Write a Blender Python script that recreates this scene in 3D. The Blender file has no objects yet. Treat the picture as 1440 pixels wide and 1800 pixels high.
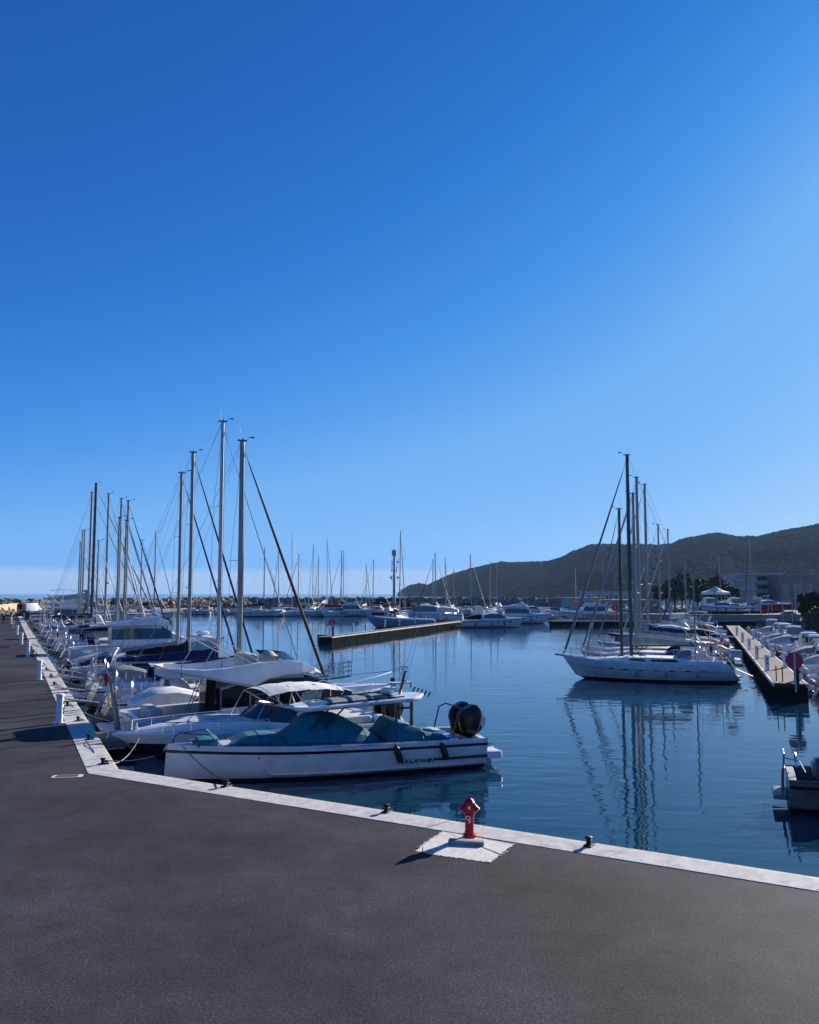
import bpy, math, random
from math import sin, cos, pi, radians, atan, atan2, sqrt, hypot
from mathutils import Vector, noise
random.seed(7)
sc = bpy.context.scene
COL = sc.collection
# ------------------------------------------------------------------ camera
HC, F = 5.3, 1440.0
TH = atan(144.3 / F)
WZ = -1.1                      # water level (quay top is z = 0)
cam = bpy.data.cameras.new('camera')
cam.sensor_fit = 'HORIZONTAL'; cam.sensor_width = 36; cam.lens = 36
cam.clip_start = 0.1; cam.clip_end = 60000
camo = bpy.data.objects.new('camera', cam); COL.objects.link(camo)
camo.location = (0, 0, HC); camo.rotation_euler = (pi / 2 + TH, 0, 0)
sc.camera = camo
# ------------------------------------------------------------------ light
SUN_AZ, SUN_EL = radians(41), radians(20)      # azimuth clockwise from +Y
world = bpy.data.worlds.new('World'); sc.world = world; world.use_nodes = True
nt = world.node_tree; nt.nodes.clear()
wo = nt.nodes.new('ShaderNodeOutputWorld'); bg = nt.nodes.new('ShaderNodeBackground')
sky = nt.nodes.new('ShaderNodeTexSky'); sky.sky_type = 'NISHITA'; sky.sun_disc = False
sky.sun_elevation = SUN_EL; sky.sun_rotation = SUN_AZ
sky.altitude = 0; sky.air_density = 1.0; sky.dust_density = 0.35; sky.ozone_density = 3.0
sc.view_settings.exposure = EXPO = 1.1
# the sky's own brightness graded through a ramp: deep blue high up on the left, pale blue low down and towards the sun
sg = nt.nodes.new('ShaderNodeSeparateColor'); rm = nt.nodes.new('ShaderNodeMath'); rm.operation = 'MULTIPLY'; rm.inputs[1].default_value = 0.075 / 1.5
rp = nt.nodes.new('ShaderNodeValToRGB'); cr = rp.color_ramp
RAMP = [(.0, (.006, .085, .38)), (.11, (.007, .095, .41)), (.15, (.012, .128, .52)), (.20, (.020, .185, .64)), (.28, (.055, .285, .79)), (.40, (.15, .42, .88)), (.57, (.195, .47, .93)), (.75, (.27, .545, .945)), (1.1, (.42, .665, .95)), (1.5, (.58, .76, .95))]
cr.elements[0].position = 0; cr.elements[1].position = 1
for k, (v_, c_) in enumerate(RAMP):
    e = cr.elements[0] if k == 0 else (cr.elements[-1] if k == len(RAMP) - 1 else cr.elements.new(v_ / 1.5))
    e.color = (*c_, 1)
vm = nt.nodes.new('ShaderNodeVectorMath'); vm.operation = 'SCALE'; vm.inputs['Scale'].default_value = 10 / 2 ** EXPO
# thin pale cloud bank that lies low over the sea
tc = nt.nodes.new('ShaderNodeTexCoord'); sx = nt.nodes.new('ShaderNodeSeparateXYZ')
nz = nt.nodes.new('ShaderNodeTexNoise'); nz.inputs['Scale'].default_value = 2.2; nz.inputs['Detail'].default_value = 3
mp = nt.nodes.new('ShaderNodeMapping'); mp.inputs['Scale'].default_value = (1, 1, 10)
ma = nt.nodes.new('ShaderNodeMath'); ma.operation = 'MULTIPLY_ADD'; ma.inputs[1].default_value = 0.012; 
mr = nt.nodes.new('ShaderNodeMapRange'); mr.inputs[1].default_value = 0.031; mr.inputs[2].default_value = 0.039
mr.inputs[3].default_value = 0.55; mr.inputs[4].default_value = 0.0
mx = nt.nodes.new('ShaderNodeMix'); mx.data_type = 'RGBA'
mx.inputs[7].default_value = (.50, .61, .80, 1)
L_ = nt.links.new
L_(tc.outputs['Generated'], mp.inputs[0]); L_(mp.outputs[0], nz.inputs[0]); L_(tc.outputs['Generated'], sx.inputs[0])
L_(nz.outputs[0], ma.inputs[0]); L_(sx.outputs[2], ma.inputs[2]); L_(ma.outputs[0], mr.inputs[0])
L_(sky.outputs[0], sg.inputs[0]); L_(sg.outputs[1], rm.inputs[0]); L_(rm.outputs[0], rp.inputs[0]); L_(rp.outputs[0], mx.inputs[6])
L_(mr.outputs[0], mx.inputs[0]); L_(mx.outputs[2], vm.inputs[0]); L_(vm.outputs[0], bg.inputs[0]); L_(bg.outputs[0], wo.inputs[0])
bg.inputs[1].default_value = 0.1
sl = bpy.data.lights.new('sun', 'SUN'); sl.energy = 5.0; sl.angle = radians(0.5); sl.color = (1.0, 0.93, 0.84)
so = bpy.data.objects.new('sun', sl); COL.objects.link(so)
sd = Vector((sin(SUN_AZ) * cos(SUN_EL), cos(SUN_AZ) * cos(SUN_EL), sin(SUN_EL)))
so.rotation_euler = sd.to_track_quat('Z', 'Y').to_euler(); so.location = sd * 50
sc.view_settings.view_transform = 'Standard'; sc.view_settings.look = 'None'
sc.view_settings.gamma = 1; sc.view_settings.use_curve_mapping = False
sc.cycles.max_bounces = 6; sc.cycles.glossy_bounces = 3; sc.cycles.transparent_max_bounces = 6
sc.cycles.caustics_reflective = False; sc.cycles.caustics_refractive = False
sc.cycles.sample_clamp_indirect = 4

# ------------------------------------------------------------------ projection helpers
def W(px, py, z=0.0):
    """world point on the level z seen at photo pixel px, py"""
    u = (px - 720) / F; v = (900 - py) / F
    dy = cos(TH) - v * sin(TH); dz = sin(TH) + v * cos(TH)
    t = (z - HC) / dz
    return Vector((u * t, dy * t, z))
def ZA(y, py):
    """height at ground distance y that photo row py looks at"""
    v = (900 - py) / F
    return HC + y * (sin(TH) + v * cos(TH)) / (cos(TH) - v * sin(TH))
def XA(y, px, z=0):
    return (px - 720) / F * (cos(TH) * y + sin(TH) * (z - HC))

# ------------------------------------------------------------------ materials
def mat(name, col, rough=0.5, metal=0.0, var=0.0, scale=3.0, bump=0.0, bscale=40.0, coat=0.0, ior=1.5, col2=None, mask=(0.4, 0.6), aniso=None, spec=0.5):
    if rough >= .8 and spec == .5: spec = .1
    m = bpy.data.materials.new(name); m.use_nodes = True
    n = m.node_tree; b = n.nodes['Principled BSDF']
    b.inputs['Base Color'].default_value = (*col, 1); b.inputs['Roughness'].default_value = rough
    b.inputs['Metallic'].default_value = metal; b.inputs['IOR'].default_value = ior
    b.inputs['Coat Weight'].default_value = coat; b.inputs['Coat Roughness'].default_value = 0.08
    b.inputs['Specular IOR Level'].default_value = spec
    t = n.nodes.new('ShaderNodeTexCoord'); mp = n.nodes.new('ShaderNodeMapping')
    n.links.new(t.outputs['Object'], mp.inputs[0])
    if aniso: mp.inputs['Scale'].default_value = aniso
    if var > 0 or col2:
        x = n.nodes.new('ShaderNodeTexNoise'); x.inputs['Scale'].default_value = scale; x.inputs['Detail'].default_value = 6
        x.inputs['Roughness'].default_value = 0.65
        n.links.new(mp.outputs[0], x.inputs[0])
        r = n.nodes.new('ShaderNodeMapRange'); r.inputs[1].default_value = mask[0]; r.inputs[2].default_value = mask[1]
        n.links.new(x.outputs[0], r.inputs[0])
        c = n.nodes.new('ShaderNodeMix'); c.data_type = 'RGBA'
        c2 = col2 if col2 else tuple(k * (1 - var) for k in col)
        c.inputs[6].default_value = (*col, 1); c.inputs[7].default_value = (*c2, 1)
        n.links.new(r.outputs[0], c.inputs[0]); n.links.new(c.outputs[2], b.inputs['Base Color'])
    if bump > 0:
        x = n.nodes.new('ShaderNodeTexNoise'); x.inputs['Scale'].default_value = bscale; x.inputs['Detail'].default_value = 5
        n.links.new(mp.outputs[0], x.inputs[0])
        bp = n.nodes.new('ShaderNodeBump'); bp.inputs['Strength'].default_value = bump; bp.inputs['Distance'].default_value = 0.02
        n.links.new(x.outputs[0], bp.inputs['Height']); n.links.new(bp.outputs[0], b.inputs['Normal'])
    return m
M = {}
M['gel'] = mat('white_gelcoat', (0.66, 0.67, 0.69), 0.25, var=0.16, scale=1.5, coat=0.15)
M['engine'] = mat('engine_black', (.003, .003, .004), .28, spec=.25)
M['workgrey'] = mat('dull_workboat_grey', (.10, .11, .125), .45, var=.3, scale=3)
M['floatdark'] = mat('algae_dark_float', (.022, .023, .02), .9, var=.5, scale=3, bump=.2, spec=.0)
M['cream'] = mat('cream_gelcoat', (0.66, 0.63, 0.57), 0.25, var=0.14, scale=1.5, coat=0.3)
M['greygel'] = mat('grey_gelcoat', (0.27, 0.29, 0.32), 0.25, var=0.15, scale=1.5, coat=0.3)
M['deck'] = mat('deck_nonskid', (0.68, 0.68, 0.66), 0.6, var=0.2, scale=5, bump=0.3, bscale=180)
M['black'] = mat('black_gelcoat', (0.008, 0.009, 0.012), 0.12, coat=0.5)
M['navy'] = mat('navy_gelcoat', (0.012, 0.025, 0.075), 0.15, coat=0.5)
M['bluegel'] = mat('blue_gelcoat', (0.03, 0.09, 0.28), 0.2, coat=0.4)
M['anti'] = mat('antifouling', (0.02, 0.03, 0.045), 0.8, var=0.5, scale=6, bump=0.4)
M['antired'] = mat('antifouling_red', (0.16, 0.03, 0.025), 0.8, var=0.4, scale=6)
M['red'] = mat('red_paint', (0.52, 0.006, 0.02), 0.45, var=0.25, scale=14, bump=0.1, bscale=25, spec=.35)
M['fenderblue'] = mat('navy_fender', (.05, .07, .14), .5)
M['fendergrey'] = mat('weathered_fender', (.30, .31, .33), .6, var=.3, scale=6)
M['tint'] = mat('black_tinted_glass', (.006, .007, .010), .12, spec=.22)
M['bluecovhull'] = mat('pale_blue_grey_gelcoat', (.20, .27, .38), .35, var=.15)
M['signred'] = mat('sign_red', (0.78, 0.02, 0.05), 0.5, var=0.15, scale=4)
M['glass'] = mat('dark_glass', (0.012, 0.016, 0.02), 0.04, ior=1.6, spec=0.8)
M['teak'] = mat('teak', (0.25, 0.16, 0.09), 0.65, var=0.35, scale=8, aniso=(1, 14, 1))
M['alu'] = mat('anodised_aluminium', (0.27, 0.27, 0.26), 0.5, 0.3, var=0.2, scale=2, aniso=(8, 8, .4))
M['aludark'] = mat('dark_anodised_mast', (0.06, 0.065, 0.07), 0.4, 0.6, var=0.3, scale=2, aniso=(8, 8, .4))
M['whitemast'] = mat('painted_mast', (0.42, 0.42, 0.42), 0.4, var=0.15, scale=2, aniso=(8, 8, .4))
M['steel'] = mat('stainless_steel', (0.5, 0.51, 0.53), 0.36, 1.0)
M['wire'] = mat('rigging_wire', (0.16, 0.17, 0.19), 0.4, 0.7)
M['blackmetal'] = mat('black_powder_coat', (0.012, 0.013, 0.016), 0.35)
M['rubber'] = mat('black_rubber', (0.012, 0.012, 0.013), 0.6, var=0.3, scale=12)
M['canvnavy'] = mat('navy_canvas', (0.012, 0.024, 0.09), 0.85, var=0.3, scale=4, bump=0.8, bscale=6)
M['canvblack'] = mat('black_canvas', (0.012, 0.013, 0.018), 0.85, var=0.3, scale=4, bump=0.8, bscale=6)
M['canvwhite'] = mat('white_canvas', (0.70, 0.69, 0.66), 0.8, var=0.2, scale=3, bump=0.6, bscale=5)
M['canvcream'] = mat('cream_canvas', (0.52, 0.47, 0.38), 0.85, var=0.25, scale=3, bump=0.6, bscale=5)
M['canvgrey'] = mat('grey_canvas', (0.22, 0.24, 0.27), 0.85, var=0.25, scale=3, bump=0.6, bscale=5)
M['canvteal'] = mat('teal_canvas', (0.010, 0.135, 0.19), 0.75, var=0.22, scale=2.5, bump=.7, bscale=3.2, spec=.25)
M['canvred'] = mat('red_canvas', (0.35, 0.03, 0.03), 0.85, var=0.25, scale=3, bump=0.6, bscale=5)
M['canvpale'] = mat('pale_grey_canvas', (0.42, 0.43, 0.44), 0.85, var=0.25, scale=3, bump=0.6, bscale=5)
M['canvblue'] = mat('royal_blue_canvas', (0.015, 0.05, 0.28), 0.85, var=0.25, scale=3, bump=0.6, bscale=5)
M['brownsail'] = mat('brown_sail_strip', (0.09, 0.065, 0.045), 0.8, var=0.3, scale=5)
M['cushion'] = mat('cream_vinyl', (0.5, 0.48, 0.44), 0.6, var=0.15, scale=4)
M['wood'] = mat('varnished_wood', (0.14, 0.06, 0.025), 0.3, var=0.4, scale=5, aniso=(1, 8, 8), coat=.4)
M['yellow'] = mat('yellow_plastic', (0.6, 0.36, 0.03), 0.5, var=0.2, scale=6)
M['orange'] = mat('orange_plastic', (0.55, 0.16, 0.03), 0.5)
M['rope'] = mat('mooring_rope', (0.35, 0.36, 0.36), 0.9, var=0.3, scale=30)
M['ropedark'] = mat('dark_mooring_rope', (0.03, 0.04, 0.06), 0.9, var=0.3, scale=30)
M['iron'] = mat('cast_iron_black', (0.006, 0.006, 0.007), 0.5, var=0.4, scale=20, bump=0.3, bscale=60, spec=.25)
M['pedestal'] = mat('pedestal_white', (0.72, 0.72, 0.72), 0.4, var=0.12, scale=5)
M['bluelabel'] = mat('socket_blue', (0.02, 0.08, 0.35), 0.4)
M['plastic'] = mat('grey_plastic', (0.3, 0.31, 0.32), 0.5)
M['skin'] = mat('skin', (0.4, 0.24, 0.17), 0.6)
M['darkcloth'] = mat('dark_clothing', (0.015, 0.016, 0.022), 0.9, var=.3, scale=8)
M['text'] = mat('black_lettering', (0.01, 0.01, 0.012), 0.4)
M['whitetext'] = mat('white_lettering', (0.75, 0.75, 0.75), 0.5)

# ------------------------------------------------------------------ mesh builder
class MB:
    def __init__(s): s.v = []; s.f = []; s.m = []; s.cur = 0
    def mi(s, k): s.cur = k; return s
    def add(s, vs, fs):
        o = len(s.v); s.v += [tuple(p) for p in vs]
        for f in fs: s.f.append(tuple(o + i for i in f)); s.m.append(s.cur)
        return s
    def quad(s, a, b, c, d): return s.add([a, b, c, d], [(0, 1, 2, 3)])
    def box(s, c, d, rz=0, tilt=0, top=None):
        """centre c, size d, turned rz about z, tilt about local y; top = scale of the top face"""
        cx, cy, cz = c; hx, hy, hz = d[0] / 2, d[1] / 2, d[2] / 2; vs = []
        tx, ty = (top if top else (1, 1))
        for z in (-1, 1):
            for x, y in ((-1, -1), (1, -1), (1, 1), (-1, 1)):
                k = (tx, ty) if z > 0 else (1, 1)
                px, py, pz = x * hx * k[0], y * hy * k[1], z * hz
                if tilt: px, pz = px * cos(tilt) + pz * sin(tilt), -px * sin(tilt) + pz * cos(tilt)
                vs.append((cx + px * cos(rz) - py * sin(rz), cy + px * sin(rz) + py * cos(rz), cz + pz))
        return s.add(vs, [(3, 2, 1, 0), (4, 5, 6, 7), (0, 1, 5, 4), (1, 2, 6, 5), (2, 3, 7, 6), (3, 0, 4, 7)])
    def rbox(s, c, d, r=.03, rz=0, seg=3):
        """box with rounded vertical edges and a bevelled top"""
        hx, hy, hz = d[0] / 2, d[1] / 2, d[2] / 2; rings = []
        for (zz, ins) in ((-hz, 0), (hz - r * .8, 0), (hz - r * .25, r * .3), (hz, r)):
            ring = []
            for (qx, qy, a0) in ((1, 1, 0), (-1, 1, pi / 2), (-1, -1, pi), (1, -1, 3 * pi / 2)):
                for k in range(seg + 1):
                    a = a0 + pi / 2 * k / seg
                    x = qx * (hx - r) + cos(a) * max(r - ins, .001); y = qy * (hy - r) + sin(a) * max(r - ins, .001)
                    ring.append((c[0] + x * cos(rz) - y * sin(rz), c[1] + x * sin(rz) + y * cos(rz), c[2] + zz))
            rings.append(ring)
        return s.loft(rings, True, True, True)
    def loft(s, rings, closed=True, cap0=False, cap1=False):
        o = len(s.v); n = len(rings[0])
        for r in rings: s.v += [tuple(p) for p in r]
        for i in range(len(rings) - 1):
            for j in range(n if closed else n - 1):
                k = (j + 1) % n
                s.f.append((o + i * n + j, o + i * n + k, o + (i + 1) * n + k, o + (i + 1) * n + j)); s.m.append(s.cur)
        if cap0: s.f.append(tuple(o + j for j in reversed(range(n)))); s.m.append(s.cur)
        if cap1: s.f.append(tuple(o + (len(rings) - 1) * n + j for j in range(n))); s.m.append(s.cur)
        return s
    def tube(s, pts, r, seg=6, cap=True):
        pts = [Vector(p) for p in pts]; rings = []; up = None
        for i, p in enumerate(pts):
            d = (pts[min(i + 1, len(pts) - 1)] - pts[max(i - 1, 0)])
            d = d.normalized() if d.length > 1e-9 else Vector((0, 0, 1))
            if up is None: up = Vector((0, 0, 1)) if abs(d.z) < .9 else Vector((1, 0, 0))
            a = d.cross(up); a = a.normalized() if a.length > 1e-6 else Vector((1, 0, 0)); b = d.cross(a).normalized(); up = -b if False else up
            rr = r[i] if isinstance(r, (list, tuple)) else r
            rx, ry = rr if isinstance(rr, tuple) else (rr, rr)
            rings.append([p + a * cos(2 * pi * k / seg) * rx + b * sin(2 * pi * k / seg) * ry for k in range(seg)])
        return s.loft(rings, True, cap, cap)
    def lathe(s, c, prof, seg=12):
        rings = [[(c[0] + r * cos(2 * pi * k / seg), c[1] + r * sin(2 * pi * k / seg), c[2] + z) for k in range(seg)] for r, z in prof]
        return s.loft(rings, True, True, True)
    def disc(s, c, r, n, th=.02, seg=16):
        n = Vector(n).normalized(); c = Vector(c)
        return s.tube([c - n * th / 2, c + n * th / 2], r, seg)
    def ball(s, c, r, seg=8, rg=5, sc_=(1, 1, 1)):
        rings = []
        for i in range(1, rg):
            a = -pi / 2 + pi * i / rg
            rings.append([(c[0] + r * cos(a) * cos(2 * pi * k / seg) * sc_[0], c[1] + r * cos(a) * sin(2 * pi * k / seg) * sc_[1], c[2] + r * sin(a) * sc_[2]) for k in range(seg)])
        return s.loft(rings, True, True, True)
    def mesh(s, name, mats, smooth=True, angle=35):
        me = bpy.data.meshes.new(name); me.from_pydata(s.v, [], s.f)
        for m in (mats if isinstance(mats, (list, tuple)) else [mats]): me.materials.append(M[m] if isinstance(m, str) else m)
        me.polygons.foreach_set('material_index', s.m)
        if smooth and len(s.f):
            me.polygons.foreach_set('use_smooth', [True] * len(s.f))
            me.set_sharp_from_angle(angle=radians(angle))
        me.update(); return me
    def build(s, name, mats, parent=None, loc=None, rz=0, smooth=True, angle=35):
        o = bpy.data.objects.new(name, s.mesh(name, mats, smooth, angle)); COL.objects.link(o)
        if parent: o.parent = parent
        if loc is not None: o.location = loc
        if rz: o.rotation_euler = (0, 0, rz)
        return o
def tag(o, label=None, cat=None, group=None, kind=None):
    if label: o['label'] = label
    if cat: o['category'] = cat
    if group: o['group'] = group
    if kind: o['kind'] = kind
    return o
def thing(name, label=None, cat=None, loc=(0, 0, 0), rz=0, group=None):
    o = bpy.data.objects.new(name, None); COL.objects.link(o); o.empty_display_size = .3
    o.location = loc; o.rotation_euler = (0, 0, rz); tag(o, label, cat, group); return o
KIDS = {}
def copy_tree(o, parent=None):
    c = o.copy(); COL.objects.link(c)
    if parent: c.parent = parent
    for ch in o.children: copy_tree(ch, c)
    return c
def catenary(a, b, sag, n=10):
    a, b = Vector(a), Vector(b)
    return [a.lerp(b, i / n) - Vector((0, 0, sag * 4 * (i / n) * (1 - i / n))) for i in range(n + 1)]
def ang(v): return atan2(v[1], v[0])
# ------------------------------------------------------------------ boats (local +X = bow, +Y = port, z = 0 waterline, x = 0 midship)
class Hull:
    """hull form shared by hull, deck, rails"""
    def __init__(s, L, B, fm=1.0, fb=1.3, fs=1.0, d=.5, rb=.8, rs=.0, tw=.8, tmax=.42, pw=2.2, hard=False, sd=(.22, .12)):
        s.sd = sd
        s.L, s.B, s.fm, s.fb, s.fs, s.d, s.rb, s.rs, s.tw, s.tmax, s.pw, s.hard = L, B, fm, fb, fs, d, rb, rs, tw, tmax, pw, hard
    def hb(s, t):
        if t < s.tmax: return s.B / 2 * (s.tw + (1 - s.tw) * sin(pi / 2 * t / s.tmax))
        return s.B / 2 * max(0.004, 1 - ((t - s.tmax) / (1 - s.tmax)) ** s.pw)
    def sh(s, t):
        a = s.fs + (s.fm - s.fs) * min(1, t / .5) if t < .5 else s.fm + (s.fb - s.fm) * ((t - .5) / .5) ** 1.6
        return a
    def keel(s, t):
        if s.hard: return -s.d if t < .6 else -s.d + (s.d + .15) * ((t - .6) / .4) ** 3
        k = -s.d * max(0, sin(pi * min(1, max(0, (t + .02) / 1.0)))) ** .7
        if t > .86: k += (s.sh(1) * .0 + .25) * ((t - .86) / .14) ** 1.5
        return k + (.18 * (1 - t / .08) if t < .08 and s.rs else 0)
    def X(s, t, zf=1.0):
        x = -s.L / 2 + t * s.L
        x -= s.rb * (1 - zf) * max(0, (t - .5) / .5) ** 2.2
        if s.rs > 0: x += s.rs * (1 - zf) * max(0, 1 - t / .15)
        if s.rs < 0: x += -s.rs * zf * max(0, 1 - t / .15)
        return x
    def sec(s, t, q):
        b = s.hb(t)
        if s.hard:
            if q < .42: return b * (.86 - .25 * max(0, t - .5)) * (q / .42) ** .9
            f = (q - .42) / .58; return b * ((.86 - .25 * max(0, t - .5)) + (.14 + .25 * max(0, t - .5)) * f ** .8)
        bl = max(0, (t - .45) / .55)
        p = .42 + 1.0 * bl ** 1.5
        return b * sin(q * pi / 2) ** p
    def rows(s, t):
        zs, zk = s.sh(t), s.keel(t)
        r = [zk, zk * .55, 0.0, .09, .16]
        for q in (.3, .5, .7): r.append(.16 + (zs - .06 - s.sd[0] - .16) * q)
        r += [zs - s.sd[0], zs - s.sd[1], zs]
        return [max(z, zk) for z in r]
    def ring(s, t, side):
        zs, zk = s.sh(t), s.keel(t); out = []
        for z in s.rows(t):
            q = (z - zk) / max(.01, zs - zk); out.append((s.X(t, max(0, z / zs)), side * s.sec(t, q), z))
        return out
    def build(s, parent, topm='gel', stripe=None, anti='anti', boot=None, n=22, band=None, top=None):
        mb = MB(); mats = [anti, boot or topm, topm, stripe or topm, band or topm, top or topm]
        rowmat = [0, 0, 1 if boot else 0, 1, 2, 2, 2, 4, 3, 5]
        ts = [i / n for i in range(n + 1)]
        if n >= 16: ts = ts[:1] + [.02] + ts[1:-1] + [.98, .995, 1.0]
        for side in (1, -1):
            rg = [s.ring(t, side) for t in ts]; m = len(rg[0]); o = len(mb.v)
            for r in rg: mb.v += r
            for i in range(len(rg) - 1):
                for j in range(m - 1):
                    a = o + i * m + j; f = (a, a + 1, a + m + 1, a + m) if side > 0 else (a + m, a + m + 1, a + 1, a)
                    mb.f.append(f); mb.m.append(rowmat[j])
        # transom
        a = s.ring(0, 1); b = s.ring(0, -1); m = len(a)
        for j in range(m - 1):
            mb.cur = rowmat[j]; mb.quad(a[j], b[j], b[j + 1], a[j + 1])
        mb.cur = 0
        return mb.build('hull', mats, parent, angle=28 if s.hard else 40)
    def side(s, t, zf, side=1, out=.01):
        """a point on the topsides: t along, zf between waterline and sheer"""
        zs, zk = s.sh(t), s.keel(t); z = zf * zs; q = (z - zk) / (zs - zk)
        return Vector((s.X(t, zf), side * (s.sec(t, q) + out), z))
    def deck(s, parent, prof, mats=('deck', 'gel', 'teak'), cols=(1, .99, .9, .66, .64, .32, 0), mat_of=None, name='deck', camber=.05):
        """prof: list of (t, inner_height, inner_width_factor); duplicated t = step"""
        mb = MB(); rings = []
        for (t, h, wf) in prof:
            b = s.sec(t, 1.0); zs = s.sh(t); x = s.X(t, 1); half = []
            for k, c in enumerate(cols):
                if k == 0: half.append((x, b, zs))
                elif k == 1: half.append((x, b * c - .02, zs + .05))
                elif k == 2: half.append((x, b * c - .03, zs + .045 * 0 + .0))
                else:
                    cc = c if k <= 2 else c * wf / .64
                    half.append((x, b * cc, zs + .02 + (0 if k == 3 else h + camber * (1 - (c / .64) ** 2) * (h > -.1))))
            rings.append([(p[0], p[1], p[2]) for p in half] + [(p[0], -p[1], p[2]) for p in reversed(half[:-1])])
        o = 0; m = len(rings[0])
        for r in rings: mb.v += r
        for i in range(len(rings) - 1):
            for j in range(m - 1):
                a = i * m + j; mb.f.append((a, a + m, a + m + 1, a + 1))
                jj = min(j, m - 2 - j)
                mm = 1 if jj < 2 else (0 if jj == 2 else 1)
                if mat_of:
                    q = mat_of(prof[i][0], prof[i + 1][0], jj, prof[i][1]);
                    if q is not None: mm = q
                mb.m.append(mm)
        return mb.build(name, list(mats), parent, angle=30)

def rails(H, parent, ts, h=.6, side=1, wires=(.5, 1), inset=.06, r=.014, name='guard_rail', m='steel', seg=4, top_tube=False):
    mb = MB(); P = []
    for t in ts:
        p = H.side(t, 1, side, -inset); P.append(p); mb.tube([p, p + Vector((0, 0, h))], r, seg)
    for w in wires: mb.tube([p + Vector((0, 0, h * w)) for p in P], r * (.5 if not top_tube else 1), seg)
    return mb.build(name, m, parent)

def pulpit(H, parent, t0=.86, h=.62, name='pulpit', r=.016):
    mb = MB(); a = H.side(t0, 1, 1, -.05); b = H.side(.95, 1, 1, -.03); tip = Vector((H.X(1.0) - .02, 0, H.sh(1)))
    up = Vector((0, 0, h))
    for z in (1, .5):
        l = [a + up * z, b + up * z, tip + up * z + Vector((.05, .12, .04)), tip + up * z + Vector((.05, -.12, .04)), Vector((b.x, -b.y, b.z)) + up * z, Vector((a.x, -a.y, a.z)) + up * z]
        mb.tube(l, r, 5)
    for p in (a, b, tip + Vector((-.1, .1, 0))):
        for sg in (1, -1):
            q = Vector((p.x, p.y * sg, p.z)); mb.tube([q, q + up], r, 5)
    return mb.build(name, 'steel', parent)

def pushpit(H, parent, h=.62, name='pushpit'):
    mb = MB(); a = H.side(.1, 1, 1, -.06); b = H.side(.01, 1, 1, -.06); up = Vector((0, 0, h))
    for sg in (1, -1):
        f = lambda p: Vector((p.x, p.y * sg, p.z))
        c = Vector((b.x, b.y * .35 * sg, b.z))
        for z in (1, .5): mb.tube([f(a) + up * z, f(b) + up * z, c + up * z, ], .016, 5)
        for p in (f(a), f(b), c): mb.tube([p, p + up], .016, 5)
    return mb.build(name, 'steel', parent)

def fender(parent, p, m='gel', r=.12, l=.55, rope=.35):
    mb = MB(); mb.lathe((0, 0, 0), [(.02, -l / 2 - .04), (r * .75, -l / 2 + .03), (r, -l / 2 + .1), (r, l / 2 - .1), (r * .75, l / 2 - .03), (.03, l / 2 + .05)], 8)
    mb.tube([(0, 0, l / 2), (0, 0, l / 2 + rope)], .01, 4)
    return mb.build('fender', m, parent, loc=p)

def text_mesh(s, size, m='text', shear=0.0, extrude=.004, bold=0.0, sp=1.0, align='CENTER'):
    c = bpy.data.curves.new('lettering', 'FONT'); c.body = s; c.size = size; c.extrude = extrude; c.offset = bold
    c.shear = shear; c.align_x = align; c.align_y = 'CENTER'; c.space_character = sp
    o = bpy.data.objects.new('tmp', c); COL.objects.link(o)
    dg = bpy.context.evaluated_depsgraph_get(); me = bpy.data.meshes.new_from_object(o.evaluated_get(dg))
    bpy.data.objects.remove(o); me.materials.clear(); me.materials.append(M[m]); return me
def lettering(s, size, parent, loc, rot, m='text', name='lettering', scale=(1, 1, 1), **k):
    o = bpy.data.objects.new(name, text_mesh(s, size, m, **k)); COL.objects.link(o)
    o.parent = parent; o.location = loc; o.rotation_euler = rot; o.scale = scale; return o

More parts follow.
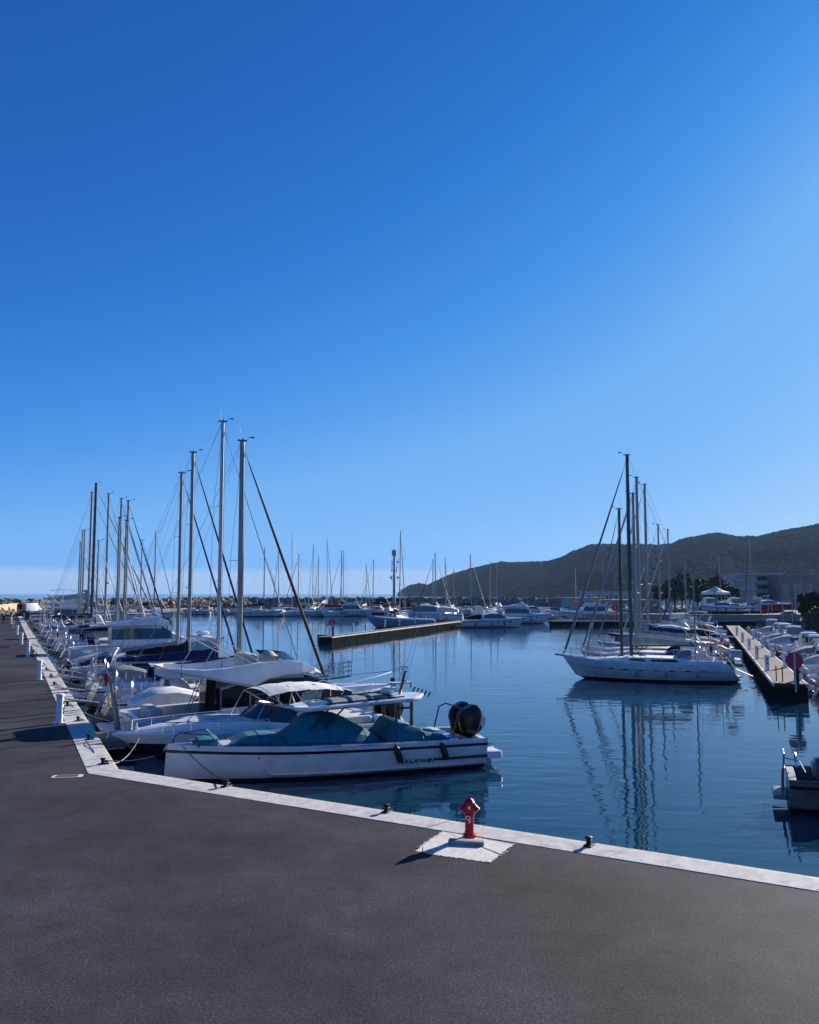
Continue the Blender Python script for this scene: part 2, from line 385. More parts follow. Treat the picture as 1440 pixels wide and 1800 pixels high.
def rig(parent, H, xm, zt, mastm='alu', genoa='canvnavy', boomL=4.0, cover='canvnavy', spread=2, r=.11, backstay=True, zd=None, flag=None, stack=False, gr=.07, radar=False, genoa_top=.97):
    """mast with spreaders, boom, furled headsail, rigging.  xm = mast x, zt = mast-top height above water"""
    if zd is None: zd = H.sh(.5) + .3
    mast = MB().tube([(xm, 0, zd - .3), (xm - .02, 0, (zd + zt) / 2), (xm - .06, 0, zt)], [(r * .75, r), (r * .75, r), (r * .68, r * .85)], 10).build('mast', mastm, parent)
    mh = MB(); mh.box((xm - .06, 0, zt + .03), (.52, .12, .07)); mh.tube([(xm - .2, 0, zt), (xm - .2, 0, zt + .75)], .008, 4)
    mh.tube([(xm + .1, 0, zt), (xm + .35, 0, zt + .22), (xm + .55, 0, zt + .22)], .01, 4); mh.box((xm + .5, 0, zt + .24), (.22, .02, .08)); mh.ball((xm - .02, 0, zt + .12), .055, 6, 4)
    mh.build('masthead_fitting', 'blackmetal', mast)
    sp = MB(); hts = [zd + (zt - zd) * f for f in ((.36, .66) if spread == 2 else ((.5,) if spread == 1 else (.28, .52, .76)))]
    wdt = H.B / 2 * .72
    ends = []
    for i, z in enumerate(hts):
        w = wdt * (1 - .2 * i); ends.append((z, w))
        for sg in (1, -1): 
            sp.tube([(xm, 0, z), (xm - .25, sg * w, z + .04)], [(.045, .02), (.028, .014)], 5)
    sp.build('spreader', mastm, mast)
    rg = MB(); R = .011
    tb = H.side(.5, 1, 1, -.08)
    for sg in (1, -1):
        base = Vector((xm - .25, sg * abs(tb.y) * .96, tb.z))
        pts = [base] + [Vector((xm - .25, sg * w, z)) for z, w in ends] + [Vector((xm - .05, 0, zt - .15))]
        rg.tube(pts, R, 3, False)
        rg.tube([base + Vector((.3, 0, 0)), Vector((xm, 0, hts[0] - .05))], R, 3, False)
        rg.tube([base + Vector((-.4, 0, 0)), Vector((xm, 0, hts[0] - .05))], R, 3, False)
    if backstay:
        zb = 4.2 if zt > 11 else 2.6
        f = (zb / zt); sx_ = H.X(0) + .1; px = sx_ + (xm - sx_) * f
        rg.tube([(xm - .1, 0, zt), (px, 0, zb)], R, 3, False)
        for sg in (1, -1): rg.tube([(px, 0, zb), (sx_, sg * H.hb(0) * .6, H.sh(0))], R, 3, False)
    rg.tube([(xm - .1, .07, zd + .3), (xm - .12, .05, zt - .2)], R, 3, False)      # halyards
    rg.tube([(xm + .16, -.07, zd + .3), (xm + .08, -.05, zt - .2)], R, 3, False)
    rg.build('rigging', 'wire', mast)
    a = Vector((H.X(1) - .12, 0, H.sh(1) + .1)); b = Vector((xm + .02, 0, zd + (zt - zd) * genoa_top))
    if genoa:
        ds = [.015, .018, gr * 1.1, gr * 1.15, gr, gr * .75, gr * .4, .016, .014]; fr = [0, .015, .035, .2, .5, .75, .93, .95, 1]
        gm = MB(); gm.tube([a.lerp(b, f) for f in fr], ds, 7); gm.build('furled_headsail', genoa, mast)
        MB().lathe((a.x, 0, a.z + .12), [(.02, -.1), (.11, -.09), (.05, -.05), (.05, .05), (.11, .09), (.02, .1)], 8).build('furling_drum', 'blackmetal', mast)
    else:
        MB().tube([a, b], .016, 4).build('forestay', 'wire', mast)
    if boomL:
        zb = zd + .75
        boom = MB().tube([(xm - .12, 0, zb), (xm - boomL, 0, zb + .08)], [(.09, .065)] * 2, 8).build('boom', mastm, parent)
        MB().tube([(xm - .15, 0, zd + .1), (xm - 1.3, 0, zb)], .025, 4).build('vang', 'blackmetal', boom)
        if cover:
            cm = MB(); rings = []
            n = 12
            for i in range(n + 1):
                f = i / n; x = xm - .05 - (boomL - .1) * f; h = .52 * (1 - f) ** .8 + .17 + .03 * sin(i * 2.3); w = .17 - .07 * f
                if stack and i == 0: h = 1.0
                z0 = zb + .05 + .08 * f
                rings.append([(x, -w, z0 + .02), (x, -w * 1.05, z0 + h * .35), (x, -.04, z0 + h), (x, .04, z0 + h), (x, w * 1.05, z0 + h * .35), (x, w, z0 + .02), (x, 0, z0 - .06)])
            cm.loft(rings, True, True, True); cm.build('sail_cover', cover, boom)
        MB().tube([(xm - boomL, 0, zb + .1), (xm - .1, 0, zt - .1)], .007, 3, False).build('topping_lift', 'wire', boom)
    if radar:
        MB().lathe((xm + .32, 0, zd + (zt - zd) * .33), [(.05, -.12), (.26, -.1), (.3, 0), (.26, .1), (.05, .13)], 12).build('radar_dome', 'gel', mast)
    return mast

def sprayhood(parent, x, z, w=1.9, l=1.1, h=.85, m='canvnavy'):
    mb = MB(); rings = []
    for i in range(7):
        a = pi * .5 * i / 6; xx = x + l * cos(a) - .0; hh = h * sin(a) ** .7
        rings.append([(xx, w / 2 * cos(b), z + hh * max(0.03, sin(b)) ** .6) for b in [pi * k / 8 for k in range(9)]])
    mb.loft(rings, False); mb.build('sprayhood', m, parent)

def sailboat(L=11.5, B=3.7, zt=16, topm='gel', stripe='navy', genoa='canvnavy', cover='canvnavy', mastm='alu', hood='canvnavy', bimini=None, spread=2, xmf=.08,
             boomL=None, r=.12, dav=False, teak=False, fend=('fendergrey',), anti='anti', radar=False, gr=.075, name='sailboat', backstay=True, detail=2, fm=None, rs=-.5, gangway=False, wheel=True, stack=False, genoa_top=.97, boot=None, ports=True):
    t = thing(name)
    fm = fm or L * .095
    H = Hull(L, B, fm=fm, fb=fm * 1.25, fs=fm * .98, d=.5, rb=L * .09, rs=rs, tw=.72, tmax=.42, pw=2.3)
    H.build(t, topm, stripe=stripe, anti=anti, boot=boot or stripe, n=20 if detail > 1 else 12)
    ch = .38
    prof = [(0, -.02, .8), (.03, -.02, .8), (.03, -.42, .62), (.3, -.42, .62), (.3, ch * .9, .72), (.5, ch, .7), (.62, ch * .85, .62), (.74, ch * .35, .45), (.8, .03, .35), (.9, .02, .3), (1, 0, .3)]
    def mo(a, b, jj, h):
        if jj == 2: return 2 if teak else 0
        if jj >= 4 and a >= .03 and b <= .3: return 2
        if jj >= 3 and a >= .3 and b <= .74: return 0 if jj > 3 else 1
        return None
    H.deck(t, prof, mats=('deck', topm if topm not in ('navy', 'black', 'bluegel') else 'gel', 'teak'), mat_of=mo)
    # cockpit coamings
    for sg in (1, -1): MB().loft([[(H.X(u), sg * H.hb(u) * .63, H.sh(u)), (H.X(u), sg * H.hb(u) * .66, H.sh(u) + .24), (H.X(u), sg * H.hb(u) * .74, H.sh(u) + .22), (H.X(u), sg * H.hb(u) * .8, H.sh(u))] for u in (.05, .15, .3)], False, True, True).build('cockpit_coaming', 'gel', t)
    # cabin side windows
    for sg in (1, -1):
        for (t0, t1) in ((.34, .5), (.52, .62)):
            wd = MB(); ps = []
            for u, hh in ((t0, .1), (t1, .12), (t1 - .01, .29), (t0 + .02, .31)):
                wf = .72 if u < .5 else .70 - (u - .5) * .65
                ps.append((H.X(u), sg * (H.hb(u) * .655 * wf / .64 + .0 + .012), H.sh(u) + hh * .95))
            wd.add(ps, [(0, 1, 2, 3)]); wd.build('cabin_window', 'glass', t)
    # ports in the topsides
    if detail > 1:
        for u in (.36, .47, .6, .72) if ports else ():
            for sg in (1, -1):
                a = [H.side(u + du, .66 + dz, sg, .012) for du, dz in ((0, 0), (.035, 0), (.035, .09), (0, .09))]
                MB().add(a, [(0, 1, 2, 3)]).build('hull_port', 'glass', t)
        for u in (.66, .54): MB().rbox((H.X(u), 0, H.sh(u) + ch * (.75 if u > .6 else 1) + .07), (.5, .5, .06), .05).build('hatch', 'glass', t)
        for sg in (1, -1):
            wn = MB(); wn.lathe((H.X(.24), sg * H.hb(.24) * .7, H.sh(.24) + .22), [(.07, 0), (.055, .05), (.055, .12), (.07, .15)], 8); wn.build('winch', 'steel', t); wn = MB()
            wn.lathe((H.X(.14), sg * H.hb(.14) * .7, H.sh(.14) + .22), [(.07, 0), (.055, .05), (.055, .12), (.07, .15)], 8)
            wn.build('winch', 'steel', t)
    pulpit(H, t); pushpit(H, t)
    for sg in (1, -1): rails(H, t, [.1 + .085 * k for k in range(10)], side=sg, r=.013)
    if wheel:
        w = MB(); c = Vector((H.X(.12), 0, H.sh(.12) + .45)); 
        w.tube([c + Vector((0, .42 * cos(a), .42 * sin(a))) for a in [2 * pi * k / 16 for k in range(17)]], .016, 5)
        for k in range(3):
            a = pi * k / 3; w.tube([c + Vector((0, .42 * cos(a), .42 * sin(a))), c - Vector((0, .42 * cos(a), .42 * sin(a)))], .008, 4)
        w.box((c.x + .12, 0, c.z - .45), (.16, .2, .9)); w.build('steering_wheel', 'steel', t)
    if rs < 0:                                         # step and ladder on the sloping stern
        sm = MB(); sm.box((H.X(0, .3) - .05, 0, H.sh(0) * .32), (.5, B * .42, .05)); sm.build('swim_step', 'teak', t)
        lm = MB()
        for sg in (-.18, .18): lm.tube([(H.X(0) - .1, sg, H.sh(0) + .5), (H.X(0, .3) - .32, sg, H.sh(0) * .3)], .014, 4)
        for k in range(4): lm.tube([(H.X(0) - .12 - .16 * k, -.18, H.sh(0) + .3 - .25 * k), (H.X(0) - .12 - .16 * k, .18, H.sh(0) + .3 - .25 * k)], .012, 4)
        lm.build('ladder', 'steel', t)
    rr = random.Random(int(zt * 97 + L * 13)); xs_, zs_ = H.X(0, 1) + .15, H.sh(0)
    c_ = Vector((xs_, rr.choice((-1, 1)) * B * .26, zs_ + .42)); MB().tube([c_ + Vector((0, .2 * cos(a), .24 * sin(a))) for a in [.6 + 5.1 * k / 10 for k in range(11)]], .055, 6).build('horseshoe_buoy', rr.choice(['yellow', 'canvwhite', 'orange']), t)
    if rr.random() < .6:
        y_ = rr.choice((-1, 1)) * B * .3; m0 = MB().tube([(xs_, y_, zs_), (xs_, y_, zs_ + 2.5)], .025, 5).build('aerial_post', 'steel', t)
        if rr.random() < .5: MB().lathe((xs_, y_, zs_ + 2.5), [(.03, 0), (.2, .05), (.22, .12), (.04, .18)], 10).build('gps_dome', 'gel', m0)
        else:
            MB().tube([(xs_ - .1, y_, zs_ + 2.55), (xs_ + .35, y_, zs_ + 2.55)], [.07, .03], 8).build('wind_generator', 'greygel', m0)
            for k in range(3): a = k * 2.1 + rr.random(); MB().quad((xs_ - .1, y_, zs_ + 2.55), (xs_ - .1, y_ + .5 * cos(a), zs_ + 2.55 + .5 * sin(a)), (xs_ - .08, y_ + .48 * cos(a + .12), zs_ + 2.55 + .48 * sin(a + .12)), (xs_ - .1, y_ + .05, zs_ + 2.58)).build('blade', 'greygel', m0)
    if rr.random() < .5:
        e_ = MB().tube([(xs_, -B * .2, zs_ + .3), (xs_ - .45, -B * .2, zs_ + 1.5)], .014, 4).build('flag_staff', 'wood', t)
        MB().loft([[(xs_ - .42 - .05 * k, -B * .2 + .04 * sin(k * 2), zs_ + 1.42 - .10 * k), (xs_ - .30 - .05 * k, -B * .2 + .06 * cos(k * 2), zs_ + 1.0 - .12 * k)] for k in range(4)], False).build('flag', rr.choice(['canvred', 'canvwhite', 'canvblue']), e_)
    if rr.random() < .55: outboard(t, xs_ + .05, B * .3, zs_ + .55, .34, 0, 'plastic', 'stowed_outboard')
    if rr.random() < .4: MB().loft([[(xs_ - .1 - .0, y, zs_ + 1.9 + .12 * sin(i)) for y in (-B * .3, 0, B * .3)] for i in range(2)] + [[(xs_ - .9, y, zs_ + 1.95) for y in (-B * .3, 0, B * .3)]], False).build('solar_panel', 'navy', t)
    if hood: sprayhood(t, H.X(.3) - .35, H.sh(.3) + ch * .4, w=B * .5, m=hood)
    if bimini:
        bm = MB(); z0 = H.sh(.15) + 1.95; rings = []
        for i in range(7):
            f = i / 6; rings.append([(H.X(.05) + 2.0 * f, y * B * .36, z0 - .16 * abs(y) ** 2 - .12 * (2 * f - 1) ** 2) for y in (-1, -.6, -.2, .2, .6, 1)])
        bm.loft(rings, False); b_ = bm.build('bimini', bimini, t)
        fr = MB()
        for sg in (1, -1):
            for xx in (0.05, 1.0, 1.95): fr.tube([(H.X(.05) + 1.0, sg * B * .37, H.sh(.15) + .1), (H.X(.05) + xx, sg * B * .36, z0 - .16 - .12 * (xx / 1.0 - 1) ** 2)], .014, 4)
        fr.build('bimini_frame', 'steel', b_)
    rig(t, H, L * xmf, zt, mastm, genoa, boomL or L * .36, cover, spread, r, zd=H.sh(.5) + ch + .05, backstay=backstay, radar=radar, gr=gr, stack=stack, genoa_top=genoa_top)
    for i, fm_ in enumerate(fend):
        for u in (.25, .42, .58):
            for sg in (1, -1): fender(t, H.side(u + .02 * i, .45, sg, .13), fm_)
    if gangway:
        g = MB(); x0 = H.X(0, .6); z0 = H.sh(0)
        for sg in (-.2, .2): g.tube([(x0, sg, z0 * .8), (x0 - 1.9, sg, 1.25)], .03, 5)
        g.box((x0 - .95, 0, z0 * .4 + .63), (2.0, .34, .03), tilt=atan2(1.25 - z0 * .8, 1.9)); g.build('gangway', 'alu', t)

    return t, H

# ---------------- motor boats
def shell(mb, st, glass=None, glassmb=None, cap0=True, cap1=True):
    """st: list of stations (x, [(y, z) outer-bottom .. centre-top]); mirrored about y = 0"""
    rings = []
    for x, pts in st:
        xs = [(x + (p[2] if len(p) > 2 else 0)) for p in pts]
        r = [(xs[k], p[0], p[1]) for k, p in enumerate(pts)]; rings.append(r + [(q[0], -q[1], q[2]) for q in reversed(r) if q[1] > 1e-4])
    m = len(rings[0]); n = len(pts)
    for i in range(len(rings) - 1):
        for j in range(m - 1):
            jj = min(j, m - 2 - j); q = [rings[i][j], rings[i][j + 1], rings[i + 1][j + 1], rings[i + 1][j]]
            tgt = glassmb if glass and glass(i, jj) else mb
            tgt.add(q, [(3, 2, 1, 0)])
    if cap0: mb.add(rings[0], [tuple(range(m))])
    if cap1: mb.add(rings[-1], [tuple(reversed(range(m)))])

def house(parent, st, m='gel', glass=None, gname='window', name='superstructure', gm='glass'):
    a, g = MB(), MB(); shell(a, st, glass, g); o = a.build(name, m, parent, angle=30)
    grp = {1: MB(), -1: MB(), 0: MB()}
    for k in range(0, len(g.v), 4):
        q = g.v[k:k + 4]; ym = sum(p[1] for p in q) / 4; w = max(abs(p[1]) for p in st[0][1]) * .72
        xs = max(abs(q[0][0] - q[2][0]), .01); side = 0 if (abs(ym) < w and abs(q[0][1] - q[1][1]) > .15) else (1 if ym > 0 else -1)
        grp[side].add(q, [(3, 2, 1, 0)])
    for s_, mb in grp.items():
        if mb.f: mb.build(gname if s_ else 'windscreen', gm, o, angle=30)
    return o

def outboard(parent, x, y, z, s=1.0, tilt=0.0, m='blackmetal', name='outboard'):
    """engine hung on a transom; x, y, z = clamp point; tilt in radians lifts the leg aft"""
    def R(p): 
        px, pz = p[0], p[2]; c, sn = cos(tilt), sin(tilt)
        return (x + (px * c - pz * -sn * -1) * s if False else x + (px * c + pz * sn) * s, y + p[1] * s, z + (-px * sn + pz * c) * s)
    mb = MB(); rings = []
    for zz, x0, x1, w in ((.12, -.40, .08, .17), (.24, -.56, .15, .23), (.34, -.62, .17, .245), (.74, -.66, .10, .235), (.90, -.62, -.02, .21), (.97, -.52, -.14, .15)):
        rings.append([R(p) for p in ((x0, -w * .6, zz), (x0 * .7 + x1 * .3, -w, zz), (x1 - .1, -w * .9, zz), (x1, -w * .3, zz), (x1, w * .3, zz), (x1 - .1, w * .9, zz), (x0 * .7 + x1 * .3, w, zz), (x0, w * .6, zz))])
    mb.loft(rings, True, True, True); cow = mb.build(name, m, parent, angle=30)
    lg = MB(); rings = []
    for zz, x0, x1, w in ((.2, -.38, .05, .1), (-.25, -.36, -.08, .07), (-.55, -.38, -.1, .05), (-.75, -.5, -.02, .045), (-1.0, -.34, -.12, .02)):
        rings.append([R(p) for p in ((x0, 0, zz), ((x0 + x1) / 2, -w, zz), (x1, 0, zz), ((x0 + x1) / 2, w, zz))])
    lg.loft(rings, True, True, True); lg.add([R(p) for p in ((-.62, -.12, -.42), (-.05, -.1, -.42), (-.05, .1, -.42), (-.62, .12, -.42), (-.62, -.12, -.45), (-.05, -.1, -.45), (-.05, .1, -.45), (-.62, .12, -.45))], [(0, 1, 2, 3), (7, 6, 5, 4), (0, 4, 5, 1), (1, 5, 6, 2), (2, 6, 7, 3), (3, 7, 4, 0)])
    lg.tube([R((-.0, 0, -.75)), R((-.3, 0, -.75)), R((-.62, 0, -.75))], [.03 * s, .075 * s, .03 * s], 8)
    lg.build('engine_leg', 'steel' if tilt else m, cow)
    pr = MB()
    for k in range(3):
        a = 2 * pi * k / 3; c, sn = cos(a), sin(a)
        pr.add([R(p) for p in ((-.6, c * .03 - sn * .03, -.75 + sn * .03 + c * .03), (-.56, c * .2 - sn * .09, -.75 + sn * .2 + c * .09), (-.6, c * .23, -.75 + sn * .23), (-.65, c * .2 + sn * .09, -.75 + sn * .2 - c * .09), (-.64, c * .03 + sn * .03, -.75 + sn * .03 - c * .03))], [(0, 1, 2, 3, 4)])
    pr.build('propeller', 'steel', cow)
    return cow

def motor(L=9, B=3, style='sport', topm='gel', stripe='navy', canv='canvnavy', anti='anti', eng=0, fend='fendergrey', boot=None, name='motor_boat', detail=1, cockpit_cover=None, windm='glass', deckm='gel'):
    t = thing(name); big = L > 9.5
    fm = {'sport': L * .115, 'fly': L * .12, 'cuddy': .85, 'open': .7, 'pilot': .9}.get(style, .9)
    H = Hull(L, B, fm=fm, fb=fm * (1.3 if style != 'open' else 1.25), fs=fm * .85, d=.45, rb=L * .13, rs=0, tw=.86, tmax=.35, pw=2.6, hard=True)
    H.build(t, topm, stripe=stripe, anti=anti, n=14, boot=boot)
    if style in ('sport', 'fly'):
        prof = [(0, 0, .85), (.02, -.02, .85), (.02, -.5, .8), (.3, -.5, .8), (.3, .0, .8), (.55, .25, .74), (.72, .28, .66), (.86, .15, .5), (.95, .02, .3), (1, 0, .3)]
    elif style == 'cuddy':
        prof = [(0, 0, .85), (.05, -.0, .85), (.05, -.45, .8), (.45, -.45, .8), (.45, .1, .8), (.52, .32, .76), (.7, .35, .68), (.88, .16, .5), (.96, .02, .3), (1, 0, .3)]
    elif style == 'pilot':
        prof = [(0, 0, .85), (.03, -.0, .85), (.03, -.45, .8), (.4, -.45, .8), (.4, .1, .8), (.7, .3, .7), (.88, .2, .5), (.96, .02, .3), (1, 0, .3)]
    else:
        prof = [(0, 0, .85), (.05, 0, .85), (.05, -.4, .84), (.78, -.4, .8), (.78, .06, .7), (.9, .04, .5), (1, 0, .3)]
    H.deck(t, prof, mats=('deck', deckm, 'teak'), mat_of=lambda a, b, jj, h: (2 if (jj >= 4 and h < -.1 and b <= .45) else None))
    z = H.sh(.4)
    hw = B / 2
    if style == 'sport':
        st = []
        for x, k, h in ((-.24, .70, .55), (-.16, .74, 1.0), (-.04, .74, 1.22), (.06, .70, 1.18), (.17, .6, .62), (.24, .5, .3)):
            w = hw * k; h *= L / 11
            st.append((x * L, [(w, z - .05), (w * 1.0, z + min(.38, h * .5)), (w * .93, z + max(h * .5, h * .86)), (w * .78, z + h), (w * .4, z + h * 1.05), (0, z + h * 1.07)]))
        house(t, st, deckm, glass=lambda i, j: (j == 1 and 0 < i < 4) or (i == 3 and j >= 2) )
        if canv:
            mb = MB(); zt_ = z + .95 * L / 11
            mb.loft([[(x * L, -hw * .72, z + .25), (x * L, -hw * .7, zt_ - dz), (x * L, 0, zt_ + .08 - dz), (x * L, hw * .7, zt_ - dz), (x * L, hw * .72, z + .25)] for x, dz in ((-.19, 0), (-.28, .05), (-.38, .3), (-.44, .6))], False, False, True)
            mb.build('cockpit_canopy', canv, t)
        MB().tube([(-.22 * L, -hw * .8, z), (-.18 * L, -hw * .75, z + 1.15 * L / 11), (-.15 * L, -hw * .4, z + 1.5 * L / 11), (-.15 * L, hw * .4, z + 1.5 * L / 11), (-.18 * L, hw * .75, z + 1.15 * L / 11), (-.22 * L, hw * .8, z)], [(.12, .05)] * 6, 6).build('radar_arch', deckm, t)
        MB().lathe((-.15 * L, 0, z + 1.5 * L / 11 + .12), [(.05, -.1), (.22, -.09), (.24, 0), (.2, .09), (.04, .11)], 10).build('radar_dome', 'gel', t)
    elif style == 'fly':
        st = []; K = L / 12
        for x, k, h in ((-.26, .72, 1.5), (-.1, .76, 1.55), (.05, .74, 1.5), (.12, .68, 1.05), (.24, .52, .38)):
            w = hw * k; h *= K
            st.append((x * L, [(w, z - .05), (w, z + min(.5 * K, h * .5)), (w * .93, z + h * .88), (w * .85, z + h), (w * .4, z + h * 1.03), (0, z + h * 1.04)]))
        house(t, st, deckm, glass=lambda i, j: (j == 1 and i < 3) or (i == 2 and j >= 1) and j < 4)
        zz = z + 1.52 * K; st = []
        for x, k, h in ((-.38, .78, .1), (-.3, .84, .16), (-.12, .84, .5), (.02, .76, .72), (.1, .55, .35)):
            w = hw * k; st.append((x * L, [(w * .9, zz - .04), (w, zz + .08), (w * .97, zz + h * K), (w * .86, zz + h * K + .02), (w * .8, zz + .06), (0, zz + .06)]))
        fb_ = house(t, st, deckm, name='flybridge')
        MB().loft([[(.03 * L, -hw * .6, zz + .72 * K), (-.02 * L, -hw * .58, zz + 1.1 * K)], [(.075 * L, 0, zz + .7 * K), (.03 * L, 0, zz + 1.1 * K)], [(.03 * L, hw * .6, zz + .72 * K), (-.02 * L, hw * .58, zz + 1.1 * K)]], False).build('windscreen', 'glass', fb_)
        sm = MB(); sm.rbox((-.1 * L, 0, zz + .4), (.5, hw * 1.0, .7), .1); sm.build('seat', 'cushion', fb_)
        if canv:
            bm = MB(); bm.loft([[(x * L, y * hw * .7, zz + 2.0 * K - .12 * y * y - dz) for y in (-1, -.5, 0, .5, 1)] for x, dz in ((-.3, .12), (-.22, 0), (-.1, 0), (-.02, .12))], False); b_ = bm.build('bimini', canv, fb_)
            fr = MB()
            for sg in (1, -1):
                for x in (-.29, -.16, -.03): fr.tube([(-.16 * L, sg * hw * .75, zz + .3), (x * L, sg * hw * .7, zz + 1.87 * K)], .016, 4)
            fr.build('bimini_frame', 'steel', b_)
        ar = MB().tube([(-.3 * L, -hw * .75, zz), (-.34 * L, -hw * .7, zz + 1.0), (-.34 * L, hw * .7, zz + 1.0), (-.3 * L, hw * .75, zz)], [(.13, .05)] * 4, 6).build('radar_arch', deckm, t)
        MB().tube([(-.34 * L, .3, zz + 1.0), (-.36 * L, .3, zz + 2.6)], .012, 4).build('antenna', 'whitemast', ar)
    elif style == 'cuddy':
        g = MB(); w = hw * .7; x0, x1 = .02 * L, -.12 * L; zt_ = z + .3
        g.loft([[(x1, -w, zt_), (x1 - .1, -w * .96, zt_ + .42)], [(x0, -w * .85, zt_ + .03), (x0 - .3, -w * .8, zt_ + .5)], [(x0 + .3, 0, zt_ + .08), (x0 - .05, 0, zt_ + .55)], [(x0, w * .85, zt_ + .03), (x0 - .3, w * .8, zt_ + .5)], [(x1, w, zt_), (x1 - .1, w * .96, zt_ + .42)]], False); wsx = g.build('windscreen', 'glass', t)
        if canv:
            mb = MB(); mb.loft([[(x, -w * 1.05, z0), (x, -w, zt_ + h * .8), (x, -w * .5, zt_ + h), (x, w * .5, zt_ + h), (x, w, zt_ + h * .8), (x, w * 1.05, z0)] for x, h, z0 in ((x0 - .25, .55, zt_ + .45), (-.16 * L, .85, z + .1), (-.3 * L, .8, z + .1), (-.42 * L, .3, z + .1))], False, False, True); mb.build('canopy', canv, t)
    elif style == 'pilot':
        st = []
        for x, k, h in ((-.12, .62, 1.45), (-.02, .64, 1.5), (.1, .62, 1.45), (.17, .55, .7), (.22, .48, .35)):
            w = hw * k; st.append((x * L, [(w, z - .05), (w, z + min(.55, h * .6)), (w * .95, z + h * .9), (w * .9, z + h), (w * .4, z + h * 1.03), (0, z + h * 1.04)]))
        house(t, st, deckm, glass=lambda i, j: (j == 1 and i < 3) or (i == 2 and 0 < j < 4))
    else:
        c = MB(); c.rbox((-.02 * L, 0, z + .25), (.6, .7, 1.0), .08); cs = c.build('console', deckm, t)
        MB().quad((.02 * L, -.32, z + .75), (.02 * L, .32, z + .75), (-.02 * L, .28, z + 1.15), (-.02 * L, -.28, z + 1.15)).build('windscreen', 'glass', cs)
        s2 = MB(); s2.rbox((-.16 * L, 0, z - .02), (.45, .9, .6), .08); s2.build('seat', 'cushion', t)
    if cockpit_cover:
        mb = MB(); rings = []
        for i, x in enumerate((-.47, -.36, -.22, -.08, .05, .16)):
            h = [.12, .45, .7, .85, .6, .12][i]; w = hw * .9
            rings.append([(x * L, -w, z - .02), (x * L, -w * .55, z + h * .62), (x * L, 0, z + h), (x * L, w * .55, z + h * .62), (x * L, w, z - .02)])
        mb.loft(rings, False, True, True); mb.build('boat_cover', cockpit_cover, t, angle=60)
    if L < 9.5:
        for sg in (1, -1): MB().tube([(-L * .47, sg * B * .38, z), (-L * .47, sg * B * .38, z + .45), (-L * .3, sg * B * .40, z + .45), (-L * .3, sg * B * .40, z)], .016, 4).build('stern_rail', 'steel', t)
        MB().tube([(-L * .12, B * .3, z + .3), (-L * .2, B * .34, z + 2.1)], .009, 3).build('antenna', 'whitemast', t)
    if style != 'open' or detail:
        for sg in (1, -1): rails(H, t, [.5, .6, .7, .8, .88, .94, .98], h=.5, side=sg, wires=(1,), r=.014, top_tube=True)
    for k in range(eng): outboard(t, -L / 2 - .05, (k - (eng - 1) / 2) * .62, H.sh(0) - .15, .62, tilt=.5, m='blackmetal' if topm == 'greygel' else 'plastic')
    if eng == 0:
        MB().rbox((-L / 2 - .35, 0, .3), (.8, B * .8, .1), .06).build('swim_platform', 'teak' if big else 'deck', t)
    if big:
        for u in (.52, .62, .72):
            for sg in (1, -1): MB().add([H.side(u + du, .62 + dz, sg, .012) for du, dz in ((0, 0), (.045, 0), (.05, .12), (.005, .12))], [(0, 1, 2, 3)]).build('hull_port', 'glass', t)
    if fend:
        for u in (.2, .45, .65):
            for sg in (1, -1): fender(t, H.side(u, .5, sg, .13), fend)
    return t, H

def place(t, x, y, hdg, label, cat='sailboat', group=None, z=WZ):
    """hdg = compass-free angle of the bow in radians from +X"""
    t.location = (x, y, z); t.rotation_euler = (random.uniform(-.01, .01), 0, hdg); tag(t, label, cat, group)
    return t
# ------------------------------------------------------------------ setting: water, quay, land
QC = W(209, 1352)                                   # outer corner of the quay
QF = W(100, 1180)
QD = (QF - QC).normalized()                         # along the left quay, away from the camera
QN = Vector((QD.y, -QD.x, 0))                       # from the left quay out over the water
NE = W(1440, 1543); ND = (NE - QC).normalized(); NN = Vector((-ND.y, ND.x, 0))   # near quay: along, and out over the water
def LP(s, out, z=0): p = QC + QD * s + QN * out; return Vector((p.x, p.y, z))

